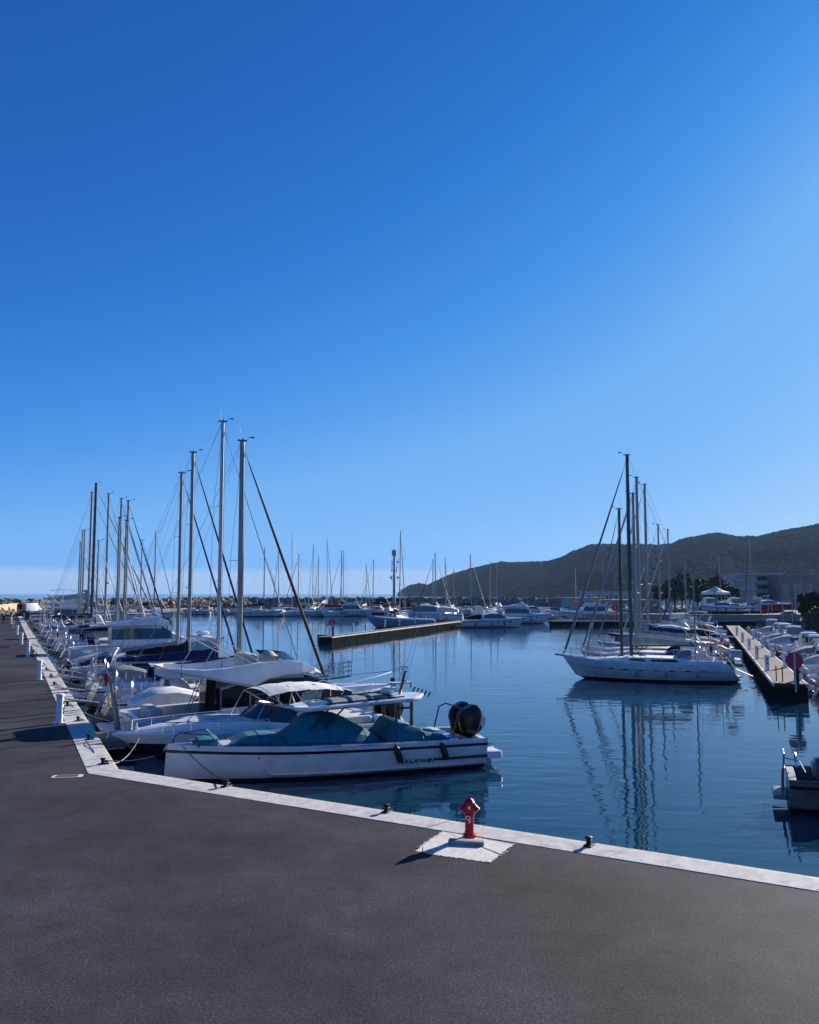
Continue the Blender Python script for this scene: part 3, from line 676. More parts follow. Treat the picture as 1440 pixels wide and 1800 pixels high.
def water_mat(name, b1, s1, b2, s2, col=(0.006, 0.045, 0.075), rough=0.015, stretch=(1, .45, 1)):
    m = bpy.data.materials.new(name); m.use_nodes = True; n = m.node_tree; b = n.nodes['Principled BSDF']
    b.inputs['Base Color'].default_value = (*col, 1); b.inputs['Roughness'].default_value = rough; b.inputs['IOR'].default_value = 1.33
    b.inputs['Specular IOR Level'].default_value = 0.5
    t = n.nodes.new('ShaderNodeTexCoord'); mp = n.nodes.new('ShaderNodeMapping'); mp.inputs['Scale'].default_value = stretch
    px_ = n.nodes.new('ShaderNodeTexNoise'); px_.inputs['Scale'].default_value = .045; px_.inputs['Detail'].default_value = 3; n.links.new(t.outputs['Object'], px_.inputs[0])
    pr_ = n.nodes.new('ShaderNodeMapRange'); pr_.inputs[1].default_value = .35; pr_.inputs[2].default_value = .65; pr_.inputs[3].default_value = .35; pr_.inputs[4].default_value = 1.15; n.links.new(px_.outputs[0], pr_.inputs[0])
    mp.inputs['Rotation'].default_value = (0, 0, radians(12))
    n.links.new(t.outputs['Object'], mp.inputs[0]); prev = None
    for st, scl, dt in ((b1, s1, 2), (b2, s2, 4)):
        x = n.nodes.new('ShaderNodeTexNoise'); x.inputs['Scale'].default_value = scl; x.inputs['Detail'].default_value = dt; x.inputs['Roughness'].default_value = .55
        x.inputs['Distortion'].default_value = .4
        n.links.new(mp.outputs[0], x.inputs[0]); bp = n.nodes.new('ShaderNodeBump'); bp.inputs['Strength'].default_value = 1.0; bp.inputs['Distance'].default_value = st
        n.links.new(x.outputs[0], bp.inputs['Height']); n.links.new(pr_.outputs[0], bp.inputs['Strength'])
        if prev: n.links.new(prev.outputs[0], bp.inputs['Normal'])
        prev = bp
    n.links.new(prev.outputs[0], b.inputs['Normal']); return m
M['harbour'] = water_mat('harbour_water', 0.030, 0.8, 0.0022, 3.4, col=(0.004, 0.028, 0.052), stretch=(.5, 1.25, 1))
M['sea'] = water_mat('open_sea_water', 1.1, 0.10, 0.25, 0.7, col=(0.004, 0.04, 0.10), rough=.12)
BW = 418.0                                           # ground distance of the breakwater
m_ = MB(); m_.add([(-1500, -60, WZ), (1500, -60, WZ), (1500, BW, WZ), (-1500, BW, WZ)], [(0, 1, 2, 3)])
tag(m_.build('harbour_water', 'harbour'), kind='structure')
m_ = MB(); m_.add([(-30000, BW, WZ), (30000, BW, WZ), (45000, 40000, WZ), (-45000, 40000, WZ), (-30000, -3000, WZ - 3), (30000, -3000, WZ - 3), (-1500, BW, WZ), (1500, BW, WZ), (-1500, -60, WZ), (-1500, -3000, WZ)], [(0, 1, 2, 3)])
tag(m_.build('open_sea', 'sea'), kind='structure')

def asphalt():
    m = bpy.data.materials.new('asphalt'); m.use_nodes = True; n = m.node_tree; b = n.nodes['Principled BSDF']; N = n.nodes.new; LK = n.links.new
    t = N('ShaderNodeTexCoord')
    def noise_(s, d=6, r=.6):
        x = N('ShaderNodeTexNoise'); x.inputs['Scale'].default_value = s; x.inputs['Detail'].default_value = d; x.inputs['Roughness'].default_value = r; LK(t.outputs['Object'], x.inputs[0]); return x
    def rng(x, a, c, lo, hi):
        r = N('ShaderNodeMapRange'); r.inputs[1].default_value = a; r.inputs[2].default_value = c; r.inputs[3].default_value = lo; r.inputs[4].default_value = hi; LK(x.outputs[0], r.inputs[0]); return r
    big = rng(noise_(.25, 6), .32, .68, .66, 1.3); mid = rng(noise_(1.4, 8, .75), .3, .7, .78, 1.2); fine = rng(noise_(24, 4, .9), .33, .67, .3, 1.9)
    vo = N('ShaderNodeTexVoronoi'); vo.inputs['Scale'].default_value = 26; LK(t.outputs['Object'], vo.inputs[0]); spk = rng(vo, 0.0, .25, 3.2, 1.0)
    cur = big
    for x in (mid, fine, spk):
        mm = N('ShaderNodeMath'); mm.operation = 'MULTIPLY'; LK(cur.outputs[0], mm.inputs[0]); LK(x.outputs[0], mm.inputs[1]); cur = mm
    c = N('ShaderNodeMix'); c.data_type = 'RGBA'; c.blend_type = 'MULTIPLY'; c.inputs[0].default_value = 1; c.inputs[6].default_value = (.038, .037, .041, 1)
    cc = N('ShaderNodeCombineColor'); [LK(cur.outputs[0], cc.inputs[i]) for i in range(3)]; LK(cc.outputs[0], c.inputs[7])
    # pale worn streaks
    st = rng(noise_(.55, 8, .75), .60, .74, 0, .22); c2 = N('ShaderNodeMix'); c2.data_type = 'RGBA'; c2.inputs[7].default_value = (.10, .095, .092, 1)
    LK(st.outputs[0], c2.inputs[0]); LK(c.outputs[2], c2.inputs[6]); LK(c2.outputs[2], b.inputs['Base Color'])
    b.inputs['Roughness'].default_value = .8; b.inputs['Specular IOR Level'].default_value = .05
    bp = N('ShaderNodeBump'); bp.inputs['Strength'].default_value = .55; bp.inputs['Distance'].default_value = .006; LK(noise_(70, 4, .7).outputs[0], bp.inputs['Height']); LK(bp.outputs[0], b.inputs['Normal'])
    return m
M['asphalt'] = asphalt()
M['concrete'] = mat('coping_concrete', (0.50, 0.48, 0.455), .85, col2=(.27, .26, .25), scale=3.0, mask=(.42, .78), bump=.5, bscale=45)
M['concrete_edge'] = mat('coping_edge_cream', (0.58, 0.53, 0.42), .8, var=.25, scale=6, bump=.3)
M['patch'] = mat('patch_concrete', (0.60, 0.56, 0.51), .9, col2=(.40, .37, .34), scale=7, mask=(.42, .75), bump=.25, bscale=30)
M['wallconc'] = mat('quay_wall_concrete', (0.16, 0.16, 0.15), .9, col2=(.05, .055, .05), scale=1.2, bump=.7, bscale=12)
M['block'] = mat('block_concrete', (0.30, 0.30, 0.29), .85, var=.25, scale=6, bump=.5, bscale=40)
M['seawall'] = mat('sea_wall_render', (0.48, 0.37, 0.25), .9, col2=(.30, .24, .17), scale=.5, bump=.4)
M['rock'] = mat('breakwater_rock', (0.26, 0.22, 0.18), .9, col2=(.10, .09, .08), scale=.6, bump=1, bscale=3)
M['grime'] = mat('float_concrete_grime', (0.055, 0.052, 0.045), .9, col2=(.018, .019, .017), scale=2.5, bump=.6, bscale=14)
M['greydeck'] = mat('grey_pontoon_deck', (.13, .125, .12), .85, var=.3, scale=2)
M['planks'] = mat('pontoon_decking', (0.155, 0.112, 0.108), .85, col2=(.11, .08, .078), scale=1.1, bump=.3)

CW, EL = 0.95, 190.0                                 # coping width, length of the left quay
# inner corner where the two inner edges meet
IC = W(155, 1360)
NL = 60.0
A = lambda p, z=0: (p[0], p[1], z)
li_far = IC + QD * EL; lo_far = QC + QD * EL; no_far = QC + ND * NL
NIN = (W(1440, 1568) - IC).normalized(); ni_far = IC + NIN * NL
# asphalt sheet: left branch and near branch
wl = Vector((-19, -9, 0))
m_ = MB(); bl = li_far + Vector((-22, -8, 0))
m_.add([A(IC), A(li_far), A(bl), A(IC + Vector((-24, -8, 0))), (-60, -40, 0), (70, -40, 0), A(ni_far)], [(0, 1, 2, 3), (0, 3, 4, 5, 6)])
tag(m_.build('asphalt_quay', 'asphalt'), kind='structure')
far_l = li_far + QD * 60
# coping slabs as parts of the coping
cop = thing('quay_coping'); tag(cop, kind='structure')
def coping(i0, i1, o0, o1, lens, jt=.018):
    n = len(lens); tot = sum(lens); s = 0
    for L in lens:
        f0, f1 = (s + jt / 2) / tot, (s + L - jt / 2) / tot; s += L
        a, b, c, d = i0.lerp(i1, f0), i0.lerp(i1, f1), o0.lerp(o1, f1), o0.lerp(o1, f0)
        z = .012 + random.uniform(-.003, .003); mb = MB(); ch = .035
        mid = lambda p, q, k: p + (q - p).normalized() * k
        v = [A(a, z), A(b, z), A(mid(c, b, .16), z), A(mid(d, a, .16), z), A(mid(c, b, ch), z), A(mid(d, a, ch), z), A(c, z - ch), A(d, z - ch), A(c, -.45), A(d, -.45), A(a, -.1), A(b, -.1)]
        mb.v += v; mb.f += [(0, 1, 2, 3), (3, 2, 4, 5), (5, 4, 6, 7), (7, 6, 8, 9), (0, 3, 5, 7, 9, 10), (1, 11, 8, 6, 4, 2), (0, 10, 11, 1)]; mb.m = [0, 1, 1, 0, 0, 0, 0]
        mb.build('coping_slab', ['concrete', 'concrete_edge'], cop, smooth=False)
k_ = (NE - QC).length
coping(IC, ni_far, QC, no_far, [3.4, 4.1, 3.9, 4.2, 3.8, 4.0, 4.0, 4.0, 4.0, 4.0, 4.0, 4.0, 4.0, 4.6, 4.0])
coping(IC, li_far, QC, lo_far, [2.0] * 95)
m_ = MB()
for a, b in ((QC + ND * 0, no_far), (QC, lo_far)):
    nrm = NN if b is no_far else QN
    a, b = a - nrm * .06, b - nrm * .06
    m_.quad(A(a, -.02), A(b, -.02), A(b, -4), A(a, -4))
m_.quad(A(lo_far, -.02), A(lo_far + Vector((-40, -18, 0)), -.02), A(lo_far + Vector((-40, -18, 0)), -4), A(lo_far, -4))
tag(m_.build('quay_wall', 'wallconc', smooth=False), kind='structure')

# concrete patch round the hydrant with a ragged outline
pc = [W(x, y) for x, y in ((758, 1462), (838, 1479), (903, 1486), (900, 1494), (880, 1505), (863, 1517), (845, 1514), (810, 1511), (775, 1506), (745, 1501), (730, 1495), (738, 1484), (757, 1470), (778, 1459))]
pc = [W(x, y) for x, y in ((779, 1462), (905, 1484), (893, 1496), (874, 1508), (863, 1517), (842, 1514), (800, 1508), (760, 1503), (731, 1496), (738, 1488), (757, 1475))]
out = []
for i, p in enumerate(pc):
    q = pc[(i + 1) % len(pc)]; n = 36
    for k in range(n):
        r = p.lerp(q, k / n); 
        if i > 0: r += Vector((random.uniform(-1, 1), random.uniform(-1, 1), 0)) * .03
        out.append((r.x, r.y, .008))
c_ = sum((Vector(p) for p in out), Vector()) / len(out)
m_ = MB(); m_.add(out, [tuple(range(len(out)))])
m_.build('concrete_patch', 'patch', smooth=False); tag(bpy.data.objects['concrete_patch'], kind='structure')

# sea wall with rock armour at the far left, panels as parts
A0, B0 = W(-260, 1130), W(30, 1077)
wd_ = (B0 - A0).normalized(); wn_ = Vector((wd_.y, -wd_.x, 0)); wlen = (B0 - A0).length
sw = thing('sea_wall', 'long sunlit beige concrete sea wall at the far left beyond the quay', 'wall')
n = int(wlen / 4.0); 
for i in range(n):
    a = A0 + wd_ * (i * wlen / n + .06); b = A0 + wd_ * ((i + 1) * wlen / n - .06)
    if a.y < 60: continue
    h = 2.7; mb = MB(); th = .5
    mb.add([A(a, -.2), A(b, -.2), A(b, h), A(a, h), A(a - wn_ * th, -.2), A(b - wn_ * th, -.2), A(b - wn_ * th, h), A(a - wn_ * th, h)], [(0, 1, 2, 3), (3, 2, 6, 7), (0, 3, 7, 4), (1, 5, 6, 2), (5, 4, 7, 6)])
    mb.build('wall_panel', 'seawall', sw, smooth=False)
def rocks(name, path, width, zb, zt, n, r0, r1, seed, mt='rock', seg=(6, 4)):
    random.seed(seed); mb = MB()
    for i in range(n):
        f = random.random() * (len(path) - 1); k = int(f); p = Vector(path[k]).lerp(Vector(path[k + 1]), f - k)
        d = (Vector(path[k + 1]) - Vector(path[k])).normalized(); nn = Vector((d.y, -d.x, 0)); q = random.uniform(-1, 1)
        p = p + nn * q * width; z = zb + (zt - zb) * (1 - abs(q) ** 1.3) * random.uniform(.8, 1.05); r = random.uniform(r0, r1)
        o = len(mb.v); mb.ball((p.x, p.y, z), r, seg[0], seg[1], (random.uniform(.8, 1.4), random.uniform(.8, 1.4), random.uniform(.55, .95)))
        for j in range(o, len(mb.v)):
            v = mb.v[j]; mb.v[j] = (v[0] + random.uniform(-.28, .28) * r, v[1] + random.uniform(-.28, .28) * r, v[2] + random.uniform(-.28, .28) * r)
    return tag(mb.build(name, mt, smooth=False), kind='stuff')
rocks('rock_armour', [A(A0 - wn_ * 3), A(B0 - wn_ * 3), A(B0 - wn_ * 3 + Vector((2, 60, 0))), (-80, 400, 0)], 3, 0, 3.0, 1500, .7, 1.6, 3)
tag(bpy.data.objects['rock_armour'], 'sunlit boulders heaped behind the beige sea wall', 'rocks')
rocks('breakwater_rocks', [(-110, BW - 20, 0), (XA(BW, 400), BW, 0), (XA(BW, 600), BW, 0), (XA(BW, 760), BW, 0), (XA(430, 1000), 430, 0)], 6, -1.6, 2.6, 5200, .8, 1.9, 4)
tag(bpy.data.objects['breakwater_rocks'], 'long dark rock breakwater between harbour and open sea', 'breakwater')
# body of the mole under the rocks
m_ = MB()
pts = [(B0.x - 6, B0.y + 5), (-86, BW - 30), (-108, BW - 16), (XA(BW, 400), BW + 3), (XA(BW, 760), BW + 3), (XA(430, 1000), 433)]
for i in range(len(pts) - 1):
    a, b = Vector((*pts[i], 0)), Vector((*pts[i + 1], 0)); d = (b - a).normalized(); nn = Vector((d.y, -d.x, 0)) * 4
    m_.loft([[A(a + nn, -3), A(a + nn * .6, -.5), A(a - nn * .6, -.5), A(a - nn, -3)], [A(b + nn, -3), A(b + nn * .6, -.5), A(b - nn * .6, -.5), A(b - nn, -3)]], False, True, True)
tag(m_.build('mole', 'rock', smooth=False), kind='structure')

# ------------------------------------------------------------------ hills and land at the right
def hill_mat():
    m = mat('maquis_hillside', (0.007, 0.012, 0.015), .95, col2=(.017, .022, .025), scale=.03, mask=(.35, .65), bump=0)
    n = m.node_tree; b = n.nodes['Principled BSDF']; t = [x for x in n.nodes if x.type == 'TEX_COORD'][0]
    v = n.nodes.new('ShaderNodeTexVoronoi'); v.inputs['Scale'].default_value = .11; n.links.new(t.outputs['Object'], v.inputs[0])
    bp = n.nodes.new('ShaderNodeBump'); bp.inputs['Distance'].default_value = 5; bp.inputs['Strength'].default_value = .8; bp.invert = True
    n.links.new(v.outputs[0], bp.inputs['Height'])
    df = n.nodes.new('ShaderNodeBsdfDiffuse'); n.links.new(bp.outputs[0], df.inputs['Normal']); n.links.new(b.inputs['Base Color'].links[0].from_socket, df.inputs['Color'])
    n.links.new(df.outputs[0], [x for x in n.nodes if x.type == 'OUTPUT_MATERIAL'][0].inputs['Surface']); n.nodes.remove(b); return m
M['hill'] = hill_mat()
RIDGE = [(699, 1043), (706, 1036), (722, 1028), (740, 1026), (752, 1029), (765, 1023), (790, 1012), (820, 1004), (850, 997), (880, 990), (905, 988), (940, 987), (965, 986), (990, 981), (1010, 972), (1035, 961), (1055, 959), (1075, 960), (1110, 962), (1150, 963), (1180, 959), (1210, 948), (1250, 938), (1272, 937), (1300, 943), (1335, 943), (1380, 932), (1440, 923), (1500, 915), (1600, 925), (1750, 940), (1900, 975), (2100, 1020)]
def ridge(px):
    for (a, b), (c, d) in zip(RIDGE, RIDGE[1:]):
        if a <= px <= c: return b + (d - b) * (px - a) / (c - a)
    return 1043
def hills():
    """headland: shore, ridge and back slope follow real distances; nearer towards the right"""
    mb = MB(); cols = 560; R = 120; rows = []
    for i in range(cols + 1):
        px = 699 + (2100 - 699) * i / cols; f = i / cols
        dist = 2500 - 700 * min(1, f * 1.8)                       # ridge distance
        shore = 2420 - 1500 * min(1, (f * 3.2) ** .6); shore = max(shore, 620)
        zr = ZA(dist, ridge(px)); col = []
        for j in range(R + 1):
            g = j / R
            if g < .72: q = g / .72; y = shore + (dist - shore) * q; z = WZ - 2 + (zr - WZ + 2) * (q ** .85 * .65 + .35 * (3 * q * q - 2 * q ** 3))
            else: q = (g - .72) / .28; y = dist + q * 900; z = zr * (1 - q ** 1.3) - 3 * q
            x = XA(y, px, 0) 
            nn = noise.fractal(Vector((x * .0032, y * .0032, 3.1)), 1.0, 2.1, 6)
            amp = zr * .14 * (4 * g * (1 - g)) if g < .72 else 0
            edge = 1 - min(1, abs(g - .72) / .06)
            z += nn * amp * (1 - edge)
            z += (abs(noise.noise(Vector((x * .03, y * .03, 9)))) * -5 + noise.noise(Vector((x * .09, y * .09, 5))) * 3.5 + noise.noise(Vector((x * .2, y * .2, 5))) * 2.0 + 1.5) * min(1, g * 6) * min(1, max(0, zr) / 40) * (.35 if abs(g - .72) < .02 else 1)
            col.append((x, y, z))
        rows.append(col)
    mb.loft(rows, False); return mb.build('headland', 'hill', smooth=True, angle=180)
tag(hills(), kind='structure')
# ------------------------------------------------------------------ quayside objects
def hydrant():
    p = W(825.5, 1472); t = thing('fire_hydrant', 'red fire hydrant standing on the pale concrete patch at the quay edge', 'fire hydrant', p, 0)
    b = MB(); b.lathe((0, 0, 0), [(.14, 0), (.143, .03), (.143, .075), (.112, .085), (.110, .12), (.098, .135), (.096, .40), (.108, .43), (.116, .47), (.116, .70), (.122, .71), (.122, .75), (.108, .762), (.092, .80), (.05, .835), (0, .84)], 20)
    b.build('barrel', 'red', t, angle=40)
    for k in range(6):
        a = k * pi / 3; MB().lathe((.13 * cos(a), .13 * sin(a), .07), [(.012, 0), (.012, .018), (0, .02)], 6).build('flange_bolt', 'red', t)
    for sg, nm in ((-1, 'left'), (1, 'right')):          # side elbows pointing down and out
        a = MB(); a.tube([(sg * .04, 0, .66), (sg * .11, -.02, .655), (sg * .155, -.04, .61)], [.066, .066, .058], 12); e = a.build('outlet_elbow', 'red', t)
        c = MB(); c.tube([(sg * .15, -.038, .617), (sg * .178, -.048, .585)], [.07, .066], 12); c.build('outlet_cap', 'red', e)
        if sg > 0:
            r = MB(); r.tube([(sg * .176, -.047, .588), (sg * .186, -.052, .576)], [.056, .05], 12); r.build('cap_ring', 'whitetext', e)
    f = MB(); f.tube([(-.02, -.07, .485), (-.035, -.145, .455)], [.058, .058], 14); fo = f.build('front_outlet', 'red', t)
    f = MB(); f.tube([(-.0345, -.143, .456), (-.037, -.153, .452)], [.052, .052], 14); f.build('outlet_ring', 'whitetext', fo)
    f = MB(); f.tube([(-.036, -.15, .453), (-.038, -.159, .449)], [.033, .03], 10); f.build('outlet_plug', 'iron', fo)
    MB().tube(catenary((.15, -.07, .57), (.03, -.09, .44), .02, 6), .005, 4).build('chain', 'whitetext', t)
    MB().box((-.012, -.119, .655), (.05, .006, .062)).build('label_plate', 'whitetext', t)
    MB().box((0, -.0, .85), (.045, .045, .05)).build('spindle', 'iron', t)
    for i, s_ in enumerate(('150', '64')):
        lettering(s_, .042, t, (-.012, -.0995, .372 - i * .04), (pi / 2, 0, 0), 'whitetext', bold=.002)
hydrant()
p = W(820, 1484.5)
b = MB(); b.rbox((0, 0, .045), (.76, .21, .09), .015, seg=1); o = b.build('concrete_block', 'block', loc=p, rz=radians(-9)); tag(o, 'low grey concrete kerb block lying in front of the red hydrant', 'kerb block')

def cleat(p, rz, label):
    t = thing('mooring_bollard', label, 'mooring bollard', p, rz, 'black mooring bollards on the quay coping'); t.scale = (.9, .9, .82)
    b = MB(); b.rbox((0, 0, .015), (.36, .20, .03), .03); b.build('base_plate', 'iron', t)
    b = MB(); b.lathe((-.03, 0, .03), [(.075, 0), (.06, .03), (.055, .11), (.07, .14), (.095, .155), (.095, .185), (.06, .205), (0, .21)], 12)
    b.tube([(.0, 0, .10), (.10, 0, .085), (.15, 0, .075)], [.03, .028, .034], 8); b.build('head', 'iron', t)
    for x, y in ((-.14, -.07), (.14, -.07), (.14, .07), (-.14, .07)): MB().lathe((x, y, .03), [(.014, 0), (.014, .014), (0, .016)], 6).build('bolt', 'iron', t)
    return t
near_px = [(398, 1383, 'black mooring bollard on the front coping below the white boat with teal covers'), (680, 1428, 'black mooring bollard on the front coping to the left of the hydrant'), (1036, 1487, 'black mooring bollard on the front coping to the right of the hydrant')]
BOLL = []
proto = None
left_px = [(182, 1344, 'black mooring bollard at the bend of the quay coping, nearest on the left branch'), (157, 1301, 'black mooring bollard with a dark rope, second from the bend of the coping'),
           (138, 1268, 'black mooring bollard beside the nearest white pedestal in the shadow'), (119, 1241, 'fourth black mooring bollard from the bend, behind the nearest pedestal'), (96, 1204.5, 'fifth black mooring bollard from the bend, just past the second pedestal'),
           (90, 1190, 'sixth black mooring bollard from the bend, with a rope coil'), (82, 1178.5, 'seventh black mooring bollard from the bend'), (74, 1168, 'eighth black mooring bollard from the bend'), (64.5, 1152.5, 'ninth black mooring bollard from the bend'), (59.5, 1146, 'tenth black mooring bollard from the bend'), (55.5, 1140, 'eleventh black mooring bollard from the bend'),
           (50, 1131, 'twelfth black mooring bollard from the bend'), (46, 1124.5, 'thirteenth black mooring bollard from the bend'), (43, 1119, 'fourteenth black mooring bollard from the bend')]
for i, (px, py, lb) in enumerate(near_px + left_px):
    q = W(px, py); q.z = .014; rz = ang(NN if i < 3 else QN)
    if proto is None: proto = cleat(q, rz, lb); t = proto
    else:
        t = copy_tree(proto); t.location = q; t.rotation_euler = (0, 0, rz + random.uniform(-.1, .1)); t['label'] = lb
    BOLL.append(q)

def pedestal(p, rz, label, s=1.0):
    t = thing('service_pedestal', label, 'service pedestal', p, rz, 'white service pedestals along the left quay')
    MB().rbox((0, 0, .02), (.5, .36, .04), .02).build('foot', 'concrete', t)
    MB().lathe((0, 0, .04), [(.15, 0), (.145, .05), (.145, 1.02), (.14, 1.06)], 18).build('column', 'pedestal', t)
    MB().lathe((0, 0, 1.10), [(.13, 0), (.17, .01), (.17, .06), (.14, .1), (.06, .125), (0, .13)], 18).build('cap', 'pedestal', t)
    for z in (.86, .6, .45):
        o = MB().rbox((.14, 0, z), (.07, .13, .13), .02).build('socket', 'blackmetal', t); MB().box((.18, 0, z + .02), (.012, .07, .07)).build('socket_lid', 'bluelabel', o)
    MB().tube([(.14, -.02, .3), (.2, -.02, .3), (.2, -.02, .26)], .014, 6).build('water_tap', 'steel', t)
    return t
pp = None
ped = [(104, 1272, 'tall white service pedestal nearest to the camera on the left quay, in a boat shadow'), (69, 1195.5, 'second white service pedestal from the camera on the left quay'), (49, 1155, 'third white service pedestal on the left quay'),
       (37.5, 1133, 'fourth white service pedestal on the left quay'), (30, 1116, 'fifth white service pedestal on the left quay'), (23.5, 1105, 'sixth white service pedestal on the left quay'), (19.5, 1097, 'seventh white service pedestal on the left quay'), (42.5, 1087, 'white service pedestal farthest along the quay, near the pale van')]
PED = []
for px, py, lb in ped:
    q = W(px, py)
    if pp is None: pp = pedestal(q, ang(QN), lb)
    else:
        t = copy_tree(pp); t.location = q; t['label'] = lb
    PED.append(q)

# drain
p0 = W(118, 1364.5); t = thing('floor_drain', 'rusty iron drain grating set in a pale rounded concrete frame', 'drain', p0, radians(8))
b = MB(); z = .006; pts = [(-.42, -.10), (-.36, -.17), (.45, -.17), (.42, .17), (-.36, .17), (-.42, .10)]
b.add([(x, y, z) for x, y in pts] + [(x, y, -.02) for x, y in pts], [tuple(range(6))] + [(i, i + 6, (i + 1) % 6 + 6, (i + 1) % 6) for i in range(6)]); b.build('frame', 'patch', t, smooth=False)
MB().box((0, 0, .0015), (.62, .21, .012)).build('pit_shade_plate', 'iron', t)  # flat black plate, the hollow's shade put into its colour
M['rust'] = mat('rusty_iron', (.10, .055, .03), .85, col2=(.04, .028, .02), scale=20)
for i in range(15): MB().box((-.29 + i * .0415, 0, .012), (.02, .2, .014)).build('grating_bar', 'rust', t)

# lone walker in dark clothes far down the quay
def person(p, h, rz, label):
    t = thing('person', label, 'person', p, rz); k = h / 1.75
    me = bpy.data.meshes.new('body')
    J = [(0, 0, .95), (0, 0, 1.15), (0, .0, 1.40), (0, .01, 1.52), (.0, .02, 1.62), (.19, 0, 1.40), (.24, -.05, 1.14), (.22, .04, .9), (.21, .06, .82), (-.19, 0, 1.40), (-.24, .08, 1.14), (-.22, .16, .92), (-.21, .18, .84),
         (.09, 0, .9), (.10, .14, .5), (.10, .02, .09), (.10, .16, .03), (-.09, 0, .9), (-.10, -.06, .5), (-.10, -.28, .14), (-.10, -.18, .04)]
    E = [(0, 1), (1, 2), (2, 3), (3, 4), (2, 5), (5, 6), (6, 7), (7, 8), (2, 9), (9, 10), (10, 11), (11, 12), (0, 13), (13, 14), (14, 15), (15, 16), (0, 17), (17, 18), (18, 19), (19, 20)]
    R = [.15, .14, .16, .06, .09, .085, .06, .045, .04, .085, .06, .045, .04, .11, .075, .05, .045, .11, .075, .05, .045]
    me.from_pydata([tuple(c * k for c in j) for j in J], E, []); me.materials.append(M['darkcloth'])
    o = bpy.data.objects.new('body', me); COL.objects.link(o); o.parent = t
    md = o.modifiers.new('skin', 'SKIN')
    for i, r in enumerate(R): me.skin_vertices[0].data[i].radius = (r * k, r * k * .8)
    me.skin_vertices[0].data[0].use_root = True; md.use_smooth_shade = True; s2 = o.modifiers.new('sub', 'SUBSURF'); s2.levels = 1; s2.render_levels = 1
    MB().ball((0, .03 * k, 1.64 * k), .105 * k, 10, 7, (.85, 1, 1.15)).build('head', 'skin', t)
    MB().ball((0, .0, 1.68 * k), .112 * k, 10, 7, (.9, .95, 1.05)).build('hair', 'darkcloth', t)
q = W(6, 1097.5)
def skin_ok():
    pass
try:
    person(q, 1.75, radians(170), 'person in dark clothes walking away along the far left quay')
except Exception as ex:
    print('person failed', ex)
# pale van and kiosk at the end of the quay
q = W(55, 1076.5)
t = thing('delivery_van', 'pale boxy van parked at the far end of the left quay', 'van', q, radians(62))
b = MB(); b.rbox((-.6, 0, 1.55), (4.0, 2.0, 2.3), .12); b.build('cargo_box', 'pedestal', t)
b = MB(); b.loft([[(1.4, -.95, .45), (1.4, -.9, 2.1), (1.4, .9, 2.1), (1.4, .95, .45)], [(1.9, -.95, .45), (1.9, -.85, 2.1), (1.9, .85, 2.1), (1.9, .95, .45)], [(2.5, -.95, .45), (2.5, -.85, 1.25), (2.5, .85, 1.25), (2.5, .95, .45)], [(2.9, -.9, .45), (2.9, -.8, 1.05), (2.9, .8, 1.05), (2.9, .9, .45)]], True, True, True); b.build('cab', 'pedestal', t)
MB().quad((1.95, -.8, 2.02), (1.95, .8, 2.02), (2.47, .8, 1.32), (2.47, -.8, 1.32)).build('windscreen', 'glass', t)
MB().box((-.6, 0, 2.85), (1.2, 1.0, .3)).build('roof_unit', 'blackmetal', t)
for x in (-1.7, 2.0):
    for y in (-.9, .9): MB().disc((x, y, .36), .36, (0, 1, 0), .24, 14).build('wheel', 'rubber', t)
q = W(34, 1077)
b = MB(); b.rbox((0, 0, 1.2), (1.6, 1.2, 2.4), .08); o = b.build('waste_container', 'canvblack', loc=q, rz=radians(20)); tag(o, 'dark upright container between the sea wall and the pale van', 'container')
q = W(70, 1074)
t = thing('kiosk', 'beige harbour kiosk beside the pale van', 'kiosk', q, radians(20)); MB().box((0, 0, 1.5), (4.2, 3, 3)).build('wall', 'seawall', t); MB().box((0, 0, 3.08), (4.8, 3.6, .16)).build('roof', 'seawall', t); MB().box((0, -1.52, 1.0), (.9, .05, 2.0)).build('door', 'blackmetal', t)

